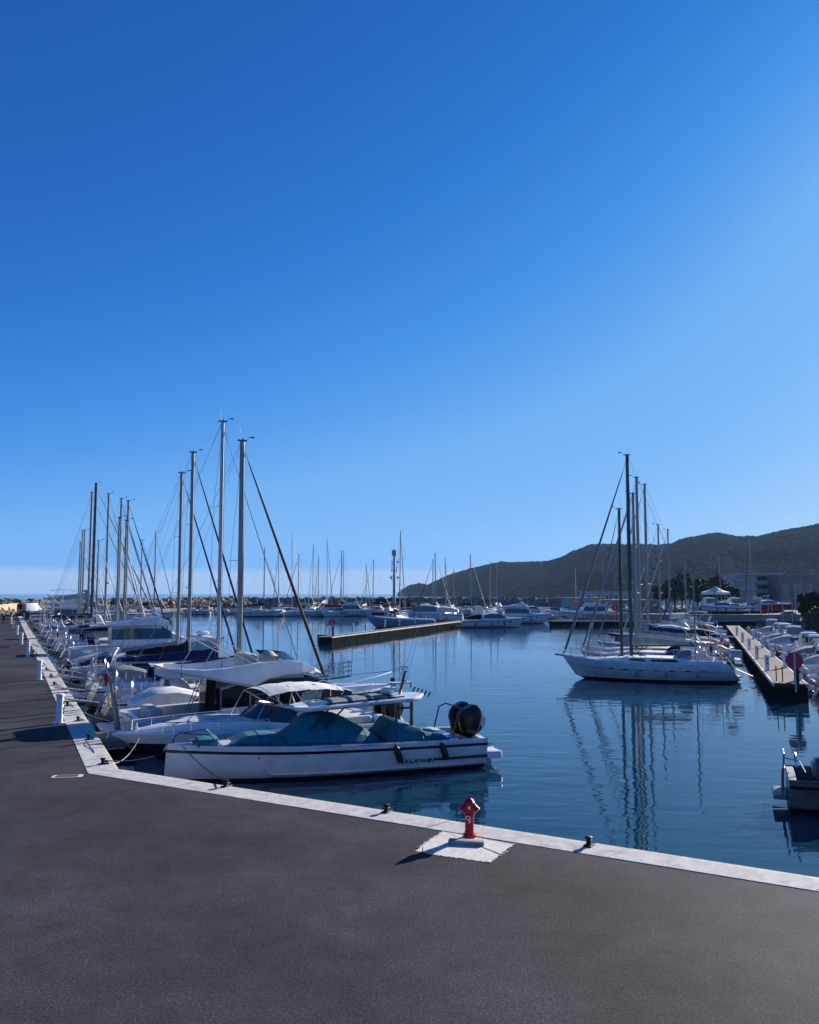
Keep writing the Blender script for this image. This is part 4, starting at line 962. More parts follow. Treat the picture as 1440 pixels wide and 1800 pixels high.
# ------------------------------------------------------------------ the white boat with teal covers
def teal_boat():
    a, b = W(300, 1374, WZ), W(874, 1343, WZ)
    a = Vector((-8.65, 28.6, WZ)); b = Vector((2.75, 32.6, WZ))
    c = (a + b) / 2; d = (a - b).normalized(); L = 11.4; hd = ang(d)
    t = thing('motor_boat', 'white open motor boat with teal covers, grey hardtop and black engines nearest the quay', 'motor boat', c, hd)
    H = Hull(L, 3.3, fm=1.12, fb=1.22, fs=1.04, d=.5, rb=-.06, rs=0, tw=.9, tmax=.4, pw=2.1, hard=True)
    H.build(t, 'gel', stripe='black', anti='anti', n=26)
    # chine step and stern strake as their own pieces
    st = MB()
    for sg in (1, -1):
        st.loft([[H.side(u, f, sg, o_) for f, o_ in ((.10, -.02), (.13, .05), (.20, .05), (.235, -.02))] for u in [.04 + k * .06 for k in range(12)]], False)
    st.build('chine_rail', 'gel', t)
    for sg in (1, -1): MB().tube([H.side(u, .42, sg, .03) for u in (.0, .04, .08, .12, .16, .19)], [(.07, .05)] * 5 + [(.05, .03)], 8).build('stern_rub_strake', 'rubber', t)
    prof = [(0, -.02, .9), (.02, -.02, .9), (.02, -.3, .86), (.1, -.3, .86), (.1, .05, .86), (.13, .05, .86), (.13, -.55, .84), (.62, -.55, .82), (.62, .06, .8), (.8, .05, .7), (.86, .02, .5), (.97, 0, .3), (1, 0, .3)]
    H.deck(t, prof, mats=('deck', 'gel', 'teak'), mat_of=lambda a_, b_, jj, h: 2 if (jj >= 4 and h < -.1) else None)
    z = H.sh(.5); P = lambda x: (x + L / 2) / L
    # swim platforms beside the engines
    for sg in (1, -1): MB().rbox((-L / 2 - .28, sg * 1.05, .48), (.62, .95, .26), .12).build('swim_platform', 'gel', t)
    # covers: taut panels over the console, seats and foredeck
    def cover(name, prof_, wk, ridge, lip=.03):
        mb = MB(); rings = []
        for k, (x, h) in enumerate(prof_):
            w = min(wk, H.hb(P(x)) * .9); r_ = min(w * .8, ridge[0] + ridge[1] * (1 - min(1, h))); zz = H.sh(P(x)) + .03; j1, j2 = .025 * sin(k * 2.7 + x), .025 * cos(k * 1.9 + x)
            rings.append([(x, -w, zz - .06), (x, -w * 1.0, zz + lip), (x, -(w * .55 + r_ * .45), zz + lip + h * (.47 + j1)), (x, -r_, zz + h * .93), (x, -r_ * .45, zz + h * (.99 + j2)), (x, 0, zz + h), (x, r_ * .45, zz + h * (.99 - j2)), (x, r_, zz + h * .93), (x, (w * .55 + r_ * .45), zz + lip + h * (.47 - j1)), (x, w, zz + lip), (x, w, zz - .06)])
        mb.loft(rings, False, True, True); co = mb.build(name, 'canvteal', t, angle=12)
        for k in range(2, len(rings) - 1, 3): MB().tube([Vector(q) + Vector((0, 0, .006)) for q in rings[k][1:-1]], .008, 4).build('seam', 'canvnavy', co)
        for sg in (1, -1): MB().tube([(q[1][0], q[1][1] * sg * -1 if sg < 0 else q[1][1], q[1][2] - .02) for q in rings], .014, 4).build('hem_rope', 'ropedark', co)
        return co
    cover('console_cover', [(1.8, .10), (1.45, .40), (1.1, .74), (.8, 1.02), (.7, 1.06), (.3, 1.0), (-.15, .92), (-.6, .72), (-1.1, .45), (-1.5, .22), (-1.62, .04)], 1.42, (.5, .35))
    cover('seat_cover', [(-1.85, .04), (-2.0, .30), (-2.2, .66), (-2.35, .70), (-2.75, .56), (-3.2, .40), (-3.24, .03)], 1.36, (.75, .3))
    cover('sunbed_cover', [(-3.3, .04), (-3.34, .26), (-3.7, .22), (-4.1, .14), (-4.14, .02)], 1.28, (1.0, .1))
    cover('foredeck_cover', [(1.85, .20), (2.1, .27), (2.6, .29), (3.0, .27), (3.3, .17), (3.6, .06), (3.8, .02)], 1.3, (.75, .2))
    mb = MB()
    MB().rbox((4.35, 0, H.sh(.88) + .13), (.72, .95, .26), .06).build('bow_cushion_cover', 'canvteal', t)
    # bow rail in black, two separate hoops
    rl = MB()
    for sg in (1, -1):
        a = H.side(.985, 1, sg, -.12); b_ = H.side(.84, 1, sg, -.12); up = Vector((0, 0, .42))
        rl.tube([a, a + up * .8 + Vector((-.12, 0, 0)), a + up + Vector((-.3, sg * .05, 0)), b_ + up + Vector((.45, 0, .02)), b_ + Vector((.1, 0, .12)), b_], .022, 6)
    rl.build('bow_rail', 'blackmetal', t)
    rl = MB()
    for sg in (1, -1):
        pts = [H.side(u, 1, sg, -.08) + Vector((0, 0, .13)) for u in (.8, .7, .6, .5, .4, .3, .2, .12)]
        rl.tube(pts, .014, 5); [rl.tube([p_, p_ - Vector((0, 0, .13))], .014, 5) for p_ in pts]
    rl.build('side_rail', 'blackmetal', t)
    an = MB(); an.box((L / 2 - .35, 0, H.sh(1) + .06), (.6, .16, .06)); an.tube([(L / 2 - .5, 0, H.sh(1) + .08), (L / 2 - .05, 0, H.sh(1) + .1), (L / 2 + .08, 0, H.sh(1) - .15)], .03, 6); an.lathe((L / 2 - .85, 0, H.sh(.95) + .02), [(.1, 0), (.08, .05), (.08, .14), (.1, .17)], 10); an.build('anchor_windlass', 'steel', t)
    # hardtop
    zt_ = 2.52
    ht = MB(); hg = MB(); rings = []
    def hw_(f): return 1.12 * (1 - .55 * abs(2 * f - 1) ** 6) * (1 if f > .5 else 1 - .25 * (1 - 2 * f) ** 2)
    N_ = 20; xs = [1.35 - 4.95 * i / N_ for i in range(N_ + 1)]
    for i, x in enumerate(xs):
        f = i / N_; w = hw_(1 - f) if False else 1.15 * min(1, .62 + 1.4 * f, .30 + 3.2 * (1 - f) ** .8); w *= (1 if i not in (0, N_) else .75)
        dz = -.22 * (1 - f) ** 2 * .8 + .10 * f; th = .13 if 0 < i < N_ else .05
        z0 = zt_ + dz
        rings.append([(x, -w * .93, z0 - th), (x, -w, z0 - th * .5), (x, -w * .97, z0), (x, -w * .84, z0 + .03), (x, -w * .82, z0 + .02), (x, 0, z0 + .055), (x, w * .82, z0 + .02), (x, w * .84, z0 + .03), (x, w * .97, z0), (x, w, z0 - th * .5), (x, w * .93, z0 - th)])
    ht.loft(rings, True, True, True); hto = ht.build('hardtop', 'gel', t, angle=40)
    def top(i0, i1, m, nm, lift=.012, k=.8):
        q = MB(); 
        for i in range(i0, i1):
            a_, b_ = rings[i], rings[i + 1]
            for s_ in (-1, 1):
                ya, yb = abs(a_[3][1]) * k / .84 * .84, abs(b_[3][1]) * k / .84 * .84
                q.quad((a_[0][0], 0, a_[5][2] + lift), (a_[0][0], s_ * ya, a_[3][2] + lift * .3), (b_[0][0], s_ * yb, b_[3][2] + lift * .3), (b_[0][0], 0, b_[5][2] + lift))
        return q.build(nm, m, hto)
    top(2, 5, 'glass', 'roof_window', k=.85); top(5, 15, 'canvgrey', 'fabric_roof', k=.93)
    for i in (5, 8, 11, 14):
        a_ = rings[i]; y = abs(a_[3][1]) * .95
        MB().tube([(a_[0][0], -y, a_[3][2] + .02), (a_[0][0] - .12, -y * .5, a_[5][2] + .035), (a_[0][0] - .14, 0, a_[5][2] + .045), (a_[0][0] - .12, y * .5, a_[5][2] + .035), (a_[0][0], y, a_[3][2] + .02)], [(.05, .022)] * 5, 6).build('roof_batten', 'blackmetal', hto)
    rr = MB()
    for sg in (1, -1): rr.tube([(rings[i][0][0], sg * abs(rings[i][3][1]) * .93, rings[i][3][2] + .035) for i in (4, 8, 12, 16)], .025, 5)
    rr.build('roof_rail', 'blackmetal', hto)
    for k in range(5):
        y = -.85 + k * .425; MB().tube([(-3.55, y, zt_ + .08), (-3.66, y, zt_ + .26)], [.028, .032], 8).build('rod_holder', 'blackmetal', hto)
    # supports
    for sg in (1, -1):
        sp = MB(); sp.tube([(-2.35, sg * .75, z - .3), (-2.35, sg * .75, zt_ - .02)], [(.075, .06)] * 2, 6); sp.tube([(-2.95, sg * .72, z - .3), (-2.95, sg * .72, zt_)], [(.085, .06)] * 2, 6); sp.tube([(-2.35, sg * .74, zt_ - .3), (-2.95, sg * .73, zt_ - .3)], .04, 6); sp.build('rear_post', 'blackmetal', hto)
        sp = MB(); sp.tube([(1.0, sg * .92, z + .45), (.15, sg * .95, zt_ - .1)], [(.05, .03)] * 2, 6); sp.tube([(.45, sg * .95, z + .5), (-.4, sg * .97, zt_ - .08)], [(.05, .03)] * 2, 6); sp.tube([(.72, sg * .94, z + .75), (.1, sg * .96, z + .82)], .028, 6); sp.build('front_strut', 'blackmetal', hto)
    # mast, radar, antennas
    ms = MB(); ms.tube([(-2.72, 0, zt_ + .05), (-2.95, 0, zt_ + .95)], [(.11, .05), (.07, .04)], 6); ms.tube([(-2.9, -.28, zt_ + .62), (-2.9, .28, zt_ + .62)], .02, 6); ms.lathe((-2.98, 0, zt_ + .93), [(.08, 0), (.08, .03), (.03, .05)], 8); mo_ = ms.build('radar_mast', 'blackmetal', hto)
    rd = MB(); rd.lathe((-2.3, 0, zt_ + .27), [(.05, -.16), (.08, -.12), (.26, -.1), (.3, -.05), (.3, .06), (.26, .11), (.1, .13), (0, .13)], 20); ro = rd.build('radar_dome', 'gel', hto, angle=45)
    lettering('SIMRAD', .13, ro, (-2.44, .275, zt_ + .275), (pi / 2, 0, pi - .48), bold=.004)
    for sg in (1, -1): MB().tube([(-2.9, sg * .28, zt_ + .62), (-3.6, sg * .5, zt_ + 2.5)] if sg < 0 else [(-2.9, sg * .28, zt_ + .62), (-3.3, sg * .4, zt_ + 2.2)], .007, 4).build('whip_antenna', 'wire', mo_)
    MB().box((-2.35, .3, zt_ + .62 + .08), (.16, .08, .14)).build('horn', 'blackmetal', mo_)
    # windscreen ahead of the console tent
    # engines
    for y in (-.48, .48): outboard(t, -L / 2 + .30, y, .86, 1.22, tilt=radians(24), m='engine')
    MB().tube([(-4.5, -.98, z + .05), (-4.7, -.95, z + .86), (-4.95, -.85, z + .98), (-4.95, .85, z + .98), (-4.7, .95, z + .86), (-4.5, .98, z + .05)], .03, 6).build('stern_hoop', 'blackmetal', t)
    # ensign
    e = MB().tube([(-5.35, 1.25, z), (-5.6, 1.3, z + 1.0)], .012, 4).build('flag_staff', 'wire', t)
    fl = MB(); fl.loft([[(-5.5 - .02 * sin(k), 1.29 + .03 * sin(k * 1.7), z + .85 - k * .11), (-5.62 - .06 * sin(k * 1.3), 1.36 + .05 * cos(k * 2.1), z + .70 - k * .11)] for k in range(5)], False); fl.build('flag', 'canvwhite', e)
    for u, dx in ((.325, -.12), (.17, -.10)):
        mb = MB(); top_ = H.side(u, 1, 1, .02); bot = H.side(u - .02, .22, 1, .12)
        a_ = top_ + Vector((0, .06, -.02)); b_ = H.side(u - .022, .40, 1, .15)
        dd = (b_ - a_); mb.tube([a_, a_ + dd * .08, a_ + dd * .18, a_ + dd * .85, a_ + dd * .95, b_], [.03, .08, .12, .12, .08, .03], 9); mb.tube([a_, a_ + Vector((.02, -.1, .12))], .012, 5)
        mb.build('fender', 'rubber', t)
    # name on the side
    p1, p2 = H.side(P(-2.3), .42, 1, .022), H.side(P(-3.25), .42, 1, .022); dv = (p2 - p1)
    rz = atan2(dv.y, dv.x); mid = (p1 + p2) / 2; up = (H.side(P(-2.8), .60, 1, .022) - H.side(P(-2.8), .3, 1, .022)); lean = atan2(up.y, up.z)
    lettering('AXOPAR', .29, t, tuple(mid + dv * -.02), (pi / 2 - lean, 0, rz), scale=(1.12, .82, 1), shear=.35, bold=.006)
    o_ = lettering('37', .28, t, tuple(mid + dv * .70), (pi / 2 - lean, 0, rz), scale=(1.1, .8, 1), shear=.35, bold=.012)
    MB().disc(H.side(P(2.7), .72, 1, .012), .035, (0, 1, 0), .02, 10).build('through_hull', 'blackmetal', t)
    for sg in (1, -1): MB().tube([H.side(.93, .995, sg, -.16) + Vector((.1, 0, .05)), H.side(.93, .995, sg, -.16) + Vector((-.12, 0, .05))], .018, 6).build('deck_cleat', 'steel', t)
    return t, H
TB, TBH = teal_boat()

# ------------------------------------------------------------------ black-hulled sports cruiser beside it, bow to the quay
def black_cruiser():
    a = LP(4.9, .35, WZ); b = LP(6.4, 11.9, WZ); c = (a + b) / 2; d = (a - b).normalized(); L = 11.8
    t = thing('sports_cruiser', 'black-hulled sports cruiser with white deck and white bimini, bow to the quay', 'motor boat', c, ang(d))
    H = Hull(L, 3.5, fm=1.25, fb=1.38, fs=1.0, d=.5, rb=2.3, rs=0, tw=.85, tmax=.38, pw=2.5, hard=True, sd=(.36, .1))
    H.build(t, 'black', stripe='gel', band='black', top='gel', anti='anti', n=24)
    prof = [(0, -.02, .88), (.02, -.02, .88), (.02, -.5, .84), (.42, -.5, .84), (.42, .12, .82), (.5, .2, .8), (.62, .34, .72), (.74, .36, .62), (.86, .2, .45), (.95, .04, .3), (1, 0, .3)]
    H.deck(t, prof, mats=('gel', 'gel', 'teak'), mat_of=lambda a_, b_, jj, h: 2 if (jj >= 4 and h < -.1 and b_ < .2) else None)
    z = H.sh(.45)
    for y in (-.32, .32):
        MB().tube([(.9 + .0, y * 2.1, z + .36), (2.4, y * 1.9, z + .46), (3.6, y * 1.3, z + .42), (4.7, y * .6, z + .24)], .016, 5).build('deck_seam_rail', 'rubber', t)
    MB().rbox((2.2, 0, z + .4), (.55, .55, .06), .05).build('hatch', 'glass', t)
    # windscreen
    g = MB(); g.loft([[(-.7, -1.35, z + .12), (-1.0, -1.3, z + .62)], [(.2, -1.25, z + .18), (-.35, -1.1, z + .75)], [(.95, -.6, z + .28), (.15, -.5, z + .86)], [(1.1, 0, z + .3), (.25, 0, z + .9)], [(.95, .6, z + .28), (.15, .5, z + .86)], [(.2, 1.25, z + .18), (-.35, 1.1, z + .75)], [(-.7, 1.35, z + .12), (-1.0, 1.3, z + .62)]], False); w = g.build('windscreen', 'glass', t, angle=60)
    MB().tube([(-1.0, -1.3, z + .63), (-.35, -1.1, z + .76), (.15, -.5, z + .87), (.25, 0, z + .91), (.15, .5, z + .87), (-.35, 1.1, z + .76), (-1.0, 1.3, z + .63)], .022, 6).build('windscreen_frame', 'steel', w)
    # cream side screen and seats
    MB().loft([[(-1.2, s * 1.42, z - .02), (-2.1, s * 1.38, z + .0), ] for s in (1,)] + [[(-.75, 1.38, z + .5), (-1.7, 1.34, z + 1.05)]], False).build('side_screen', 'canvcream', t)
    g = MB(); g.loft([[(-.9, 1.45, z + .02), (-.95, 1.2, z + .7), (-1.15, 1.1, z + 1.28)], [(-1.5, 1.48, z + .02), (-1.5, 1.3, z + .75), (-1.55, 1.15, z + 1.38)], [(-2.25, 1.47, z + .02), (-2.0, 1.3, z + .7), (-1.85, 1.15, z + 1.36)]], False); g.build('sunshade_panel', 'canvcream', t)
    for x, y in ((-1.9, .5), (-1.9, -.5)): MB().rbox((x, y, z + .15), (.55, .65, .9), .1).build('seat', 'cushion', t)
    MB().rbox((-3.6, 0, z - .1), (1.5, 2.4, .55), .12).build('sunpad', 'cushion', t)
    MB().rbox((-4.7, 0, z - .1), (.5, 2.8, .5), .1).build('stern_bench', 'gel', t)
    # bimini
    bm = MB(); z1 = z + 1.42; rings = []
    for i in range(13):
        f = i / 12; x = .35 - 3.3 * f; hh = .16 * sin(pi * f) ** .6; sag = .03 * abs(sin(4 * pi * f))
        rings.append([(x, y * 1.28, z1 + hh - sag - .16 * abs(y) ** 2.5) for y in (-1, -.75, -.4, 0, .4, .75, 1)])
    bm.loft(rings, False); bo = bm.build('bimini', 'canvwhite', t, angle=80)
    fr = MB()
    for sg in (1, -1):
        for x0, x1 in ((-1.7, .35), (-1.7, -.75), (-1.7, -1.9), (-1.7, -2.95)): fr.tube([(x0, sg * 1.42, z + .1), (x1, sg * 1.27, z1 + (.0 if x1 in (-.75, -1.9) else -.16))], .016, 5)
        fr.tube([(.9, sg * 1.3, z + .3), (.35, sg * 1.27, z1 - .16)], .014, 5)
    for x in (.35, -.75, -1.9, -2.95): fr.tube([(x, -1.27, z1 - .05), (x, -.6, z1 + .1), (x, .6, z1 + .1), (x, 1.27, z1 - .05)], .014, 5)
    fr.build('bimini_frame', 'steel', bo)
    for sg in (1, -1):
        rails(H, t, [.93, .86, .78, .7, .62, .54], h=.42, side=sg, wires=(1,), top_tube=True, r=.015, inset=.12)
    for y in (-.4, .4): outboard(t, -L / 2 - .05, y, .8, 1.2, tilt=radians(38), m='engine')
    MB().rbox((-L / 2 - .3, 0, .35), (.7, 2.9, .12), .08).build('swim_platform', 'gel', t)
    an = MB(); an.tube([(L / 2 - .6, 0, 1.48), (L / 2 + .05, 0, 1.46), (L / 2 + .12, 0, 1.25)], .035, 6); an.lathe((L / 2 - .9, 0, 1.42), [(.1, 0), (.07, .05), (.1, .15)], 10); an.build('anchor_windlass', 'steel', t)
    for x in (3.9, 1.2):
        y = H.hb((x + L / 2) / L) * .93; b_ = MB(); b_.tube([(x, y, z + .05), (x, y, z + .42)], .018, 6); b_.ball((x, y, z + .45), .05, 8, 5); b_.build('light_post', 'steel', t)
    for u in (.55, .3): fender(t, H.side(u, .55, 1, .15), 'rubber', .15, .7)
    return t, H
BC, BCH = black_cruiser()

# ------------------------------------------------------------------ white flybridge cruiser with the black glass arch, stern to the quay
def fly_cruiser():
    a = LP(9.9, 1.5, WZ); b = LP(10.8, 14.4, WZ); c = (a + b) / 2; d = (b - a).normalized(); L = 13.0
    t = thing('flybridge_cruiser', 'large pale flybridge cruiser with black arched side windows, stern to the quay', 'motor boat', c, ang(d))
    H = Hull(L, 4.1, fm=1.5, fb=1.95, fs=1.3, d=.6, rb=2.2, rs=0, tw=.88, tmax=.38, pw=2.5, hard=True)
    H.build(t, 'gel', stripe='gel', anti='anti', n=24)
    prof = [(0, -.02, .88), (.02, -.02, .88), (.02, -.45, .84), (.32, -.45, .84), (.32, .05, .84), (.6, .3, .76), (.74, .38, .66), (.86, .22, .48), (.95, .04, .3), (1, 0, .3)]
    H.deck(t, prof, mats=('deck', 'gel', 'teak'), mat_of=lambda a_, b_, jj, h: 2 if (jj >= 4 and h < -.1) else None)
    z = H.sh(.4); hw = 2.05
    st = []
    for x, k, h in ((-3.0, .86, .95), (-1.8, .86, 1.28), (-.4, .86, 1.36), (.8, .82, 1.34), (1.8, .74, 1.05), (2.7, .62, .68), (3.5, .5, .42)):
        w = hw * k; st.append((x, [(w, z - .06), (w, z + .12), (w * .96, z + max(.2, h * .92)), (w * .86, z + h), (w * .4, z + h * 1.03), (0, z + h * 1.04)]))
    house(t, st, 'gel', glass=lambda i, j: (j == 1 and i < 6) or (i in (3, 4) and j >= 2), gm='tint')
    zz = z + 1.32; st = []
    for x, k, h, lo in ((-5.2, .60, .50, .40), (-4.7, .80, .50, .28), (-3.8, .88, .42, .08), (-2.8, .9, .46, -.14), (-1.6, .92, .62, -.42), (-.9, .9, .66, -.10), (-.1, .88, .70, .02), (.7, .82, .58, .05), (1.4, .7, .30, .02), (1.9, .5, .02, -.12)):
        w = hw * k; st.append((x, [(w * .92, zz + lo), (w, zz + lo + .1), (w * .98, zz + h), (w * .9, zz + h + .02), (w * .84, zz + .1), (0, zz + .1)]))
    fb_ = house(t, st, 'gel', name='flybridge')
    MB().loft([[(-.1, -1.4, zz + .66), (-.5, -1.3, zz + 1.0)], [(.7, -.9, zz + .58), (.2, -.85, zz + .98)], [(.95, 0, zz + .5), (.45, 0, zz + .95)], [(.7, .9, zz + .58), (.2, .85, zz + .98)], [(-.1, 1.4, zz + .66), (-.5, 1.3, zz + 1.0)]], False).build('windscreen', 'glass', fb_)
    b_ = MB(); b_.rbox((-1.4, .0, zz + .5), (.6, 1.7, .95), .18); b_.build('seat', 'canvcream', fb_)
    b_ = MB(); b_.lathe((-.6, -.8, zz + .1), [(.45, 0), (.5, .3), (.42, .75), (.2, .95), (0, 1.0)], 14); b_.build('covered_console', 'canvcream', fb_)
    # folded bimini hoops leaning aft
    fr = MB()
    for sg in (1, -1):
        fr.tube([(-1.0, sg * 1.6, zz + .5), (-3.1, sg * 1.5, zz + 1.75)], .025, 6); fr.tube([(-1.4, sg * 1.6, zz + .5), (-3.5, sg * 1.5, zz + 1.65)], .02, 6); fr.tube([(-3.1, sg * 1.5, zz + 1.7), (-4.0, sg * 1.6, zz + .2)], .02, 6)
    fr.tube([(-3.1, -1.5, zz + 1.75), (-3.1, 1.5, zz + 1.75)], .025, 6); fr.tube([(-3.5, -1.5, zz + 1.65), (-3.5, 1.5, zz + 1.65)], .02, 6); fr.build('bimini_hoops', 'steel', fb_)
    MB().rbox((-3.4, 0, zz + 1.72), (.35, 2.9, .14), .05).build('folded_bimini', 'canvwhite', fb_)
    MB().tube([(-3.0, -1.65, zz + .3), (-3.0, -1.65, zz + .9), (-4.7, -1.6, zz + .9), (-4.7, -1.6, zz + .15)], .02, 6).build('flybridge_rail', 'blackmetal', fb_)
    MB().lathe((-3.3, .3, zz + 1.9), [(.05, -.12), (.28, -.08), (.3, .03), (.2, .08), (0, .09)], 14).build('radar_dome', 'gel', fb_)
    MB().quad((-3.03, -1.5, z - .4), (-3.03, 1.5, z - .4), (-3.03, 1.5, z + .9), (-3.03, -1.5, z + .9)).build('saloon_door', 'tint', t)
    # cockpit curtain and ladder
    mb = MB(); rings = []
    for k in range(12):
        y = -1.6 + k * .22 * .75; rings.append([(-3.35 + .05 * (k % 2), -1.75 + k * .14, z - .4), (-3.25 + .06 * (k % 2), -1.72 + k * .14, zz + .02)])
    mb.loft(rings, False); mb.build('cockpit_curtain', 'canvblack', t, smooth=False)
    mb = MB()
    for y in (-1.72, -1.3): mb.tube([(-4.55, y, z - .4), (-3.9, y, zz)], .02, 5)
    for k in range(7): mb.tube([(-4.5 + .1 * k, -1.72, z - .2 + .27 * k), (-4.5 + .1 * k, -1.3, z - .2 + .27 * k)], .018, 5)
    mb.build('flybridge_ladder', 'blackmetal', t)
    MB().rbox((-L / 2 - .55, 0, .4), (1.3, 3.6, .12), .1).build('swim_platform', 'teak', t)
    for y in (-1.3,):                                    # raised gangway / davit at the stern
        g = MB(); g.box((-L / 2 - .75, y, 1.9), (.12, .42, 2.4), tilt=-.18); g.tube([(-L / 2 - .6, y - .22, .6), (-L / 2 - .98, y - .22, 3.1)], .03, 6); g.tube([(-L / 2 - .6, y + .22, .6), (-L / 2 - .98, y + .22, 3.1)], .03, 6); g.build('raised_gangway', 'alu', t)
    MB().rbox((-5.4, .5, z - .15), (.5, 2.2, .5), .1).build('stern_seat', 'cushion', t)
    for sg in (1, -1): rails(H, t, [.36, .46, .56, .66, .76, .85, .92, .97], h=.65, side=sg, wires=(1,), top_tube=True, r=.017, inset=.08)
    H2 = MB(); tip = Vector((L / 2 + .5, 0, H.sh(1) + .1))
    H2.tube([H.side(.97, 1, 1, -.05) + Vector((0, 0, .65)), tip + Vector((0, .25, .72)), tip + Vector((0, -.25, .72)), H.side(.97, 1, -1, -.05) + Vector((0, 0, .65))], .018, 5); H2.tube([tip + Vector((0, .2, .7)), tip + Vector((-.4, .15, -.05))], .018, 5); H2.tube([tip + Vector((0, -.2, .7)), tip + Vector((-.4, -.15, -.05))], .018, 5); H2.build('pulpit', 'steel', t)
    MB().box((L / 2 + .15, 0, H.sh(1) + .03), (1.1, .5, .07)).build('bow_sprit', 'gel', t)
    MB().tube([(L / 2 + .3, 0, H.sh(1) + .08), (L / 2 + .75, 0, H.sh(1) + .0), (L / 2 + .8, 0, H.sh(1) - .25)], .04, 6).build('anchor', 'blackmetal', t)
    for u in (.5,):
        f_ = MB(); q_ = H.side(u, .95, -1, .12); f_.lathe(tuple(q_ + Vector((0, 0, .35))), [(.02, .25), (.14, .0), (.19, -.12), (.16, -.2), (.02, -.24)], 12); f_.build('fender', 'rubber', t)
    for u in (.35, .62): fender(t, H.side(u, .6, -1, .15), 'fenderblue', .14, .7)
    for sg in (1, -1):
        for u in (.55, .66, .76): MB().add([H.side(u + du, .6 + dz, sg, .012) for du, dz in ((0, 0), (.04, 0), (.045, .1), (.005, .1))], [(0, 1, 2, 3)]).build('hull_port', 'glass', t)
    return t, H
FC, FCH = fly_cruiser()
# ------------------------------------------------------------------ boats along the left quay (masts give distance along the quay)
HOUT = ang(QN)
def left_x(s, out, L, inward=False): return LP(s, out + L / 2, WZ)
def mast_top(s, out, py): p = LP(s, out); return ZA(p.y, py) - WZ
G_L = 'boats moored stern-to along the left quay'
def sail_left(s, L, py, label, gap=1.4, dh=0, **k):
    xm = k.get('xmf', .08) * L; zt = mast_top(s, gap + L / 2 + xm, py)
    t, H = sailboat(L=L, zt=zt, **k); p = left_x(s, gap, L)
    place(t, p.x, p.y, HOUT + dh, label, 'sailboat', G_L); return t, H
def mot_left(s, L, label, gap=1.3, flip=False, dh=0, **k):
    t, H = motor(L=L, **k); p = left_x(s, gap, L); place(t, p.x, p.y, HOUT + (pi if flip else 0) + dh, label, 'motor boat', G_L); return t, H
mot_left(14.0, 7.6, 'small white boat with a navy-striped transom and yellow gangway hoses, stern to the quay', B=2.7, style='cuddy', stripe='navy', canv='canvwhite', gap=1.5)
# yellow hose coil and gangway rails at its stern
q = LP(14.2, 1.35, .35); mb = MB()
for k in range(6): mb.tube([(q.x + .25 * cos(a) * .4, q.y + .34 * cos(a), q.z + .05 * k * 0 + .38 * sin(a) + .02 * k) for a in [2 * pi * j / 14 for j in range(15)]], .018 + .002 * k, 4)
o = mb.build('hose_coil', 'yellow'); tag(o, 'yellow water hose coiled on the stern rail of a small moored boat', 'hose')
def SL(*a, **k): k.setdefault('gangway', True); return sail_left(*a, **k)
SL(17.7, 12.2, 775, 'white sailboat with thick mast and brown furled headsail, farthest right in the left row', gap=1.1, B=3.9, r=.15, genoa='brownsail', gr=.085, cover='canvnavy', spread=1, hood='canvcream')
S1 = [o for o in COL.objects if o.get('label', '').startswith('white sailboat with thick mast and brown')][0]
xb, zb_ = 12.2 / 2, 12.2 * .095 * 1.25
MB().loft([[(xb - .9, -.32, zb_ + .04), (xb - .9, .32, zb_ + .04), (xb - .9, .32, zb_ + .12), (xb - .9, -.32, zb_ + .12)], [(xb + 1.3, -.2, zb_ + .22), (xb + 1.3, .2, zb_ + .22), (xb + 1.3, .2, zb_ + .30), (xb + 1.3, -.2, zb_ + .30)]], True, True, True).build('bowsprit', 'wood', S1)
mb = MB()
for zz in (.3, .55, .8):
    mb.tube([(xb - 1.5, -.75, zb_ + zz), (xb + .2, -.45, zb_ + .1 + zz), (xb + 1.35, -.22, zb_ + .28 + zz), (xb + 1.35, .22, zb_ + .28 + zz), (xb + .2, .45, zb_ + .1 + zz), (xb - 1.5, .75, zb_ + zz)], .016, 5)
for x_, y_ in ((-1.5, .75), (-.6, .6), (.2, .45), (.8, .33), (1.35, .22)):
    for sg in (1, -1): mb.tube([(xb + x_, sg * y_, zb_ + .02 + .14 * (x_ + 1.5) / 2), (xb + x_, sg * y_, zb_ + .82 + .28 * max(0, x_) / 1.35)], .016, 5)
mb.build('bowsprit_rail', 'blackmetal', S1)
SL(23.3, 12.8, 742, 'white sailboat with tallest mast of the left row and slack navy sail cover', gap=.9, B=4.0, r=.12, genoa='canvgrey', gr=.03, cover='canvnavy', spread=2, boomL=5.6, hood='canvnavy', mastm='whitemast', gangway=True)
mot_left(27.3, 7.0, 'small white cabin boat with grey canopy between the two tallest masts and the next sailboats', B=2.6, style='cuddy', canv='canvgrey', stripe='gel')
SL(31.1, 11.5, 796, 'white sailboat with navy furled headsail, third mast from the right in the left row', r=.13, genoa='canvnavy', cover='canvblack', spread=2, hood='canvnavy', stack=True, gangway=True)
SL(35.2, 11.0, 832, 'white sailboat with navy furled headsail, fourth mast from the right in the left row', gap=1.7, r=.12, genoa='canvnavy', cover='canvgrey', spread=2, hood='canvgrey')
mot_left(39.6, 8.6, 'white sports boat with navy canopy moored between sailboats and the white flybridge yacht', B=3.0, style='sport', canv='canvnavy')
mot_left(43.8, 6.6, 'small open boat with dark grey cover near the flybridge yacht', B=2.4, style='open', canv=None, cockpit_cover='canvgrey', eng=1, topm='greygel')
mot_left(47.8, 7.4, 'small white boat under a cream cover near the flybridge yacht', B=2.7, style='open', canv=None, cockpit_cover='canvcream', eng=1)
t, H = mot_left(54.5, 14.2, 'large white flybridge motor yacht with a long window band, stern to left quay', B=4.4, style='fly', canv=None, stripe='gel', gap=2.0)
